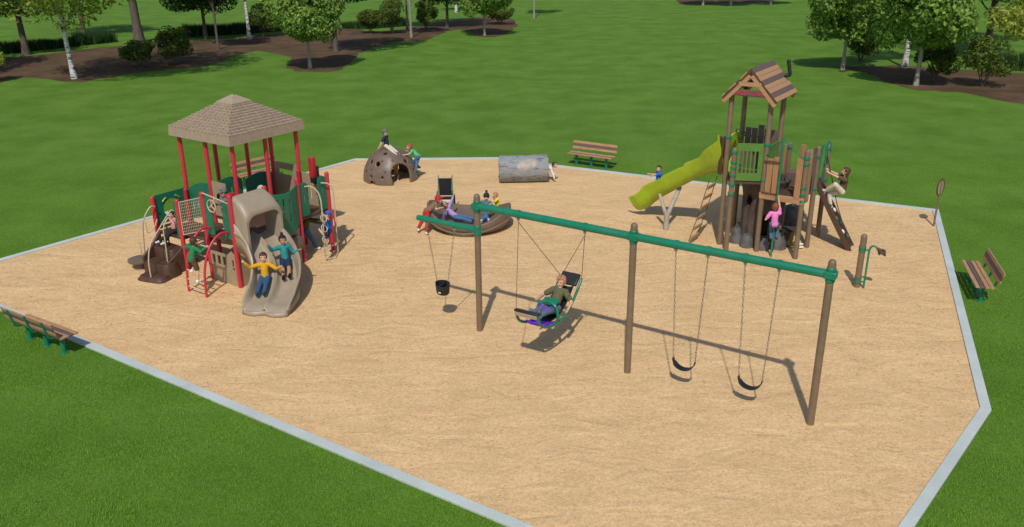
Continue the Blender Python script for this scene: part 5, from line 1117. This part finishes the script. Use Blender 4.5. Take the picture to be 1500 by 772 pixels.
def tree(name, x, y, label, group, key, h, r, bark, crown, leaf, n, size, limbs=7, lean=(0, 0), fork=None, spread=1.4, sc=1., rz=0.):
    """crown = list of (cz, rx, rz, dx, dy, lobes)"""
    if key in TREES: root = copy_tree(TREES[key])
    else:
        rnd = random.Random(hash(key) % 1000 if False else sum(map(ord, key))); root = empty(name, (0, 0, 0)); trunk_mb(rnd, h, r, limbs, lean, fork, spread).build('trunk', M[bark], root)
        lo = []
        for cz, rx, rz_, dx, dy, k in crown: lo += lobes_round(rnd, dx, dy, cz, rx, rz_, k)
        if n: leaf_mb(rnd, lo, n, size).build('crown', LM[leaf], root, smooth=False)
        TREES[key] = root
    root.location = (x, y, 0); root.rotation_euler = (0, 0, rz); root.scale = (sc, sc, sc); tag(root, label, 'tree', group); return root
GL = 'trees at the far left edge of the lawn'; GR = 'trees at the right edge of the lawn'
LOL = dict(key='lollipop', h=5.2, r=.11, bark='bark_pale', crown=[(3.6, 2.5, 2.35, 0, 0, 12)], leaf='green', n=17000, size=.24, limbs=9, fork=1.7)
tree('broadleaf_tree', -13.1, 56.8, 'round bright green tree standing alone in its own mulch ring, left of centre', GL, **LOL)
tree('broadleaf_tree', -2.2, 74.8, 'small round green tree in a mulch ring, rightmost of the left group', GL, **LOL, sc=.98, rz=1.9)
tree('broadleaf_tree', 20.9, 54.6, 'round green tree at the left end of the right-hand mulch bed', GR, **LOL, sc=1.06, rz=3.3)
tree('broadleaf_tree', 22.9, 48.7, 'largest round green tree at the front of the right-hand mulch bed', GR, **LOL, sc=1.18, rz=.7)
tree('broadleaf_tree', 27.2, 71.0, 'round green tree on the lawn behind the right-hand bed', GR, **LOL, sc=1.05, rz=4.7)
BIR = dict(key='birch', h=10.5, r=.15, bark='birch', crown=[(8.2, 6.2, 2.8, 2.2, 0, 15), (5.0, 3.4, 1.6, .8, 0, 10), (3.7, 1.5, 1.0, .9, -.3, 6), (4.1, 1.5, 1.0, -1.6, 0, 5)], leaf='yellow', n=34000, size=.25, limbs=9, lean=(-.04, 0), fork=3.2)  # high first crown, out of view, widened to shade the left bed
tree('birch_tree', -26.8, 53.2, 'white-barked birch with yellow-green leaves at the front of the left mulch bed', GL, **BIR)
tree('birch_tree', -21.8, 73.5, 'pale-trunked birch behind the two dark shrubs of the left bed', GL, key='birch2', h=8, r=.15, bark='birch', crown=[(5.8, 2.3, 2.0, 0, 0, 9)], leaf='green', n=8000, size=.26, limbs=6, fork=4)
tree('birch_tree', 25.1, 55.3, 'white birch trunk behind the largest tree of the right bed', GR, key='birch3', h=9, r=.17, bark='birch', crown=[(8.0, 2.4, 2.0, 0, 0, 8)], leaf='green', n=5000, size=.3, limbs=5, fork=6)
tree('forked_tree', 32.2, 59.3, 'dark forked tree with yellow-green leaves at the right edge', GR, key='fork', h=8, r=.17, bark='bark', crown=[(5.4, 3.2, 2.0, -.6, 0, 12), (2.6, 2.3, 1.3, .6, -3.0, 9), (3.4, 2.0, 1.4, 2.4, -2.0, 8), (7.5, 4.2, 2.2, 0, 0, 10)], leaf='yellow', n=32000, size=.25, limbs=8, fork=2.4)
BIG = dict(key='bigtree', h=12, r=.36, bark='bark', crown=[(7.6, 4.4, 3.0, 3.2, 0, 13)], leaf='dark', n=12000, size=.38, limbs=9, fork=5.6, lean=(-.03, 0))
tree('oak_tree', -30.2, 71.6, 'big dark tree with the thickest trunk, rising behind the left shrub', GL, **BIG)
tree('oak_tree', -35.7, 64.5, 'dark-trunked green tree at the far left beside the tall grass', GL, key='t1', h=7.5, r=.24, bark='bark', crown=[(4.6, 3.4, 2.4, -1.2, 0, 12)], leaf='green', n=10000, size=.32, limbs=8, fork=3)
tree('maple_tree', -25.5, 73.7, 'dark forked tree with a broad dark crown between the thick trunk and the birch', GL, key='t4', h=7.5, r=.15, bark='bark', crown=[(4.2, 3.3, 2.4, 0, 0, 13), (7.4, 3.6, 2.0, 0, 0, 9)], leaf='dark', n=19000, size=.26, limbs=9, fork=1.9)  # upper crown, out of view, added for more shade on the bed
tree('slender_tree', -22.3, 66.9, 'slender grey-trunked tree rising from the dark left mulch bed', GL, key='t5', h=8.5, r=.10, bark='bark', crown=[(5.6, 2.4, 1.9, 0, 0, 9)], leaf='dark', n=7000, size=.27, limbs=8, fork=2.4, spread=.8)
tree('oak_tree', -13.0, 65.2, 'dark-trunked tree directly behind the round bright green tree', GL, key='t8', h=8, r=.18, bark='bark', crown=[(5.6, 3.8, 2.3, 1.6, 0, 12)], leaf='dark', n=13000, size=.28, limbs=8, fork=3.2)
tree('young_tree', -8.3, 73.7, 'thin pale sapling with bare forked lower branches', GL, key='t9', h=8, r=.10, bark='bark_pale', crown=[(7.2, 1.9, 1.4, 0, 0, 8)], leaf='green', n=3000, size=.28, limbs=8, fork=2.2, spread=.9)
tree('slender_tree', -9.2, 78.9, 'thin dark trunk behind the pale sapling', GL, key='t10', h=9, r=.10, bark='bark', crown=[(7.8, 2.2, 1.8, 0, 0, 8)], leaf='dark', n=4000, size=.3, limbs=6, fork=3, spread=.7)
tree('maple_tree', -5.8, 81.6, 'dark forked tree next to the rightmost round tree of the left group', GL, key='t4', h=0, r=0, bark='', crown=[], leaf='', n=0, size=0, sc=.95, rz=2.2)
tree('birch_tree', -5.9, 97.1, 'pale birch trunk far behind the left group', GL, key='birch2', h=0, r=0, bark='', crown=[], leaf='', n=0, size=0, rz=1)
tree('slender_tree', 2.4, 89.5, 'lone thin pale trunk on the open lawn at the top centre', 'trees on the open lawn', key='lone', h=9, r=.10, bark='bark_pale', crown=[(10.2, 2.2, 1.8, 0, 0, 8)], leaf='green', n=3500, size=.3, limbs=5, fork=7.5)
tree('oak_tree', -36.5, 75.5, 'spreading dark tree behind the tall grass at the far left', GL, key='t8', h=0, r=0, bark='', crown=[], leaf='', n=0, size=0, sc=1.1, rz=2.0)
tree('oak_tree', 36.0, 66.0, 'dark tree partly cut off by the right edge', GR, key='t8', h=0, r=0, bark='', crown=[], leaf='', n=0, size=0, sc=1.1, rz=1.2)
tree('oak_tree', -37.5, 55.0, 'broad green tree added just past the left edge to shade the mulch bed', GL, key='t1', h=0, r=0, bark='', crown=[], leaf='', n=0, size=0, sc=1.5, rz=1.5)  # unseen tree put in for the shade it throws on the left bed
for i, (x, y) in enumerate(((25.5, 103), (30.5, 104.5), (22.5, 104))):
    tree('broadleaf_tree', x, y, None, 'far trees of the bed at the top right', **LOL, sc=1.15, rz=i * 2.1)
    bpy.context.scene.collection.objects[-1] if False else None
FAR = [o for o in COL.objects if o.get('group') == 'far trees of the bed at the top right']
for o, l in zip(FAR, ('far tree above the top edge, left one of the distant bed', 'far tree above the top edge, right one of the distant bed', 'far tree above the top edge, middle one of the distant bed')): o['label'] = l
SH = {}
def shrub(x, y, label, w_, h_, leaf, seed, n=3000):
    rnd = random.Random(seed); root = empty('shrub', (x, y, 0), seed, label, 'shrub', 'shrubs in the mulch beds')
    mb = MB()
    for k in range(6): a = k * 1.05; mb.tube([(0, 0, -.05), (math.cos(a) * .12 * w_, math.sin(a) * .12 * w_, h_ * .3), (math.cos(a) * .32 * w_, math.sin(a) * .32 * w_, h_ * .65)], [.035, .025, .008], 6)
    mb.build('stems', M['bark'], root); leaf_mb(rnd, lobes_round(rnd, 0, 0, h_ * .56, w_ * .5, h_ * .46, 8), int(n * 1.5), .18).build('foliage', LM[leaf], root, smooth=False)
for a in (((-31.6, 52.2), 'yellow-green shrub cut by the left edge of the picture', 2.6, 2.0, 'yellow', 1), ((-24.8, 58.2), 'lower dark shrub in front of the thickest trunk', 2.4, 1.8, 'shrub', 2), ((-22.7, 59.1), 'taller dark shrub just right of the thickest trunk', 2.6, 2.6, 'shrub', 3),
          ((-21.0, 75.0), 'dark reddish-green shrub beside the pale-trunked birch', 3.0, 3.0, 'shrub', 4), ((-10.3, 76.8), 'bright-tipped shrub left of the pale sapling', 2.6, 3.2, 'shrub', 5), ((-12.2, 77.0), 'low dark shrub left of the bright-tipped shrub', 2.4, 2.2, 'shrub', 6),
          ((-7.6, 79.6), 'rounded dark shrub right of the pale sapling', 2.4, 2.6, 'shrub', 7), ((-1.0, 84.0), 'low shrub behind the rightmost round tree of the left group', 3.2, 1.8, 'shrub', 11), ((23.3, 58.0), 'dark shrub between the two round trees on the right', 2.6, 2.6, 'shrub', 8), ((24.5, 50.0), 'shrub under the right side of the largest round tree', 2.5, 2.5, 'shrub', 9), ((26.4, 48.2), 'dark rounded shrub nearest the right edge', 3.2, 3.0, 'shrub', 10)):
    shrub(*a[0], *a[1:])
M['reed'] = leafmat('reed_grass', (.015, .05, .012), (.05, .11, .03), .2)
def reeds(pts, n, h, wd, label):
    rnd = random.Random(n); vs = []; fs = []; P = [V((*p, 0)) for p in pts]; 
    for _ in range(n):
        t = rnd.uniform(0, len(P) - 1.001); i = int(t); c = P[i].lerp(P[i + 1], t - i); d = (P[i + 1] - P[i]).normalized(); c = c + V((-d.y, d.x, 0)) * rnd.uniform(0, wd); a = rnd.uniform(0, 6.28); hh = h * rnd.uniform(.6, 1.1) * (.8 + .4 * mnoise.noise(c * .4)); b = .04
        o = len(vs); e = c + V((rnd.gauss(0, .12), rnd.gauss(0, .12), hh)); vs += [c + V((math.cos(a) * b, math.sin(a) * b, -.05)), c - V((math.cos(a) * b, math.sin(a) * b, .05)), e]; fs.append((o, o + 1, o + 2))
    mb = MB(); mb.add(vs, fs); tag(mb.build('tall_grass', M['reed'], smooth=False), label, 'grass', kind='stuff')
reeds([(-42, 60.5), (-37.7, 64.9), (-35, 68.2), (-32.2, 72.0)], 9000, 1.15, 1.2, 'strip of tall dark grass behind the far left bed')
reeds([(-27.6, 74.9), (-25.3, 76.2), (-22.9, 77.5), (-19.5, 80.5)], 7000, 1.15, 1.2, 'strip of tall dark grass behind the birch and shrubs')
reeds([(-15.5, 81), (-12.8, 80.5), (-9.5, 83)], 3500, .9, 1.0, 'short strip of tall grass behind the bushes left of centre')
reeds([(29.2, 55.2), (31.4, 53.6), (37, 50)], 5000, 1.1, 1.2, 'strip of tall dark grass at the right edge')
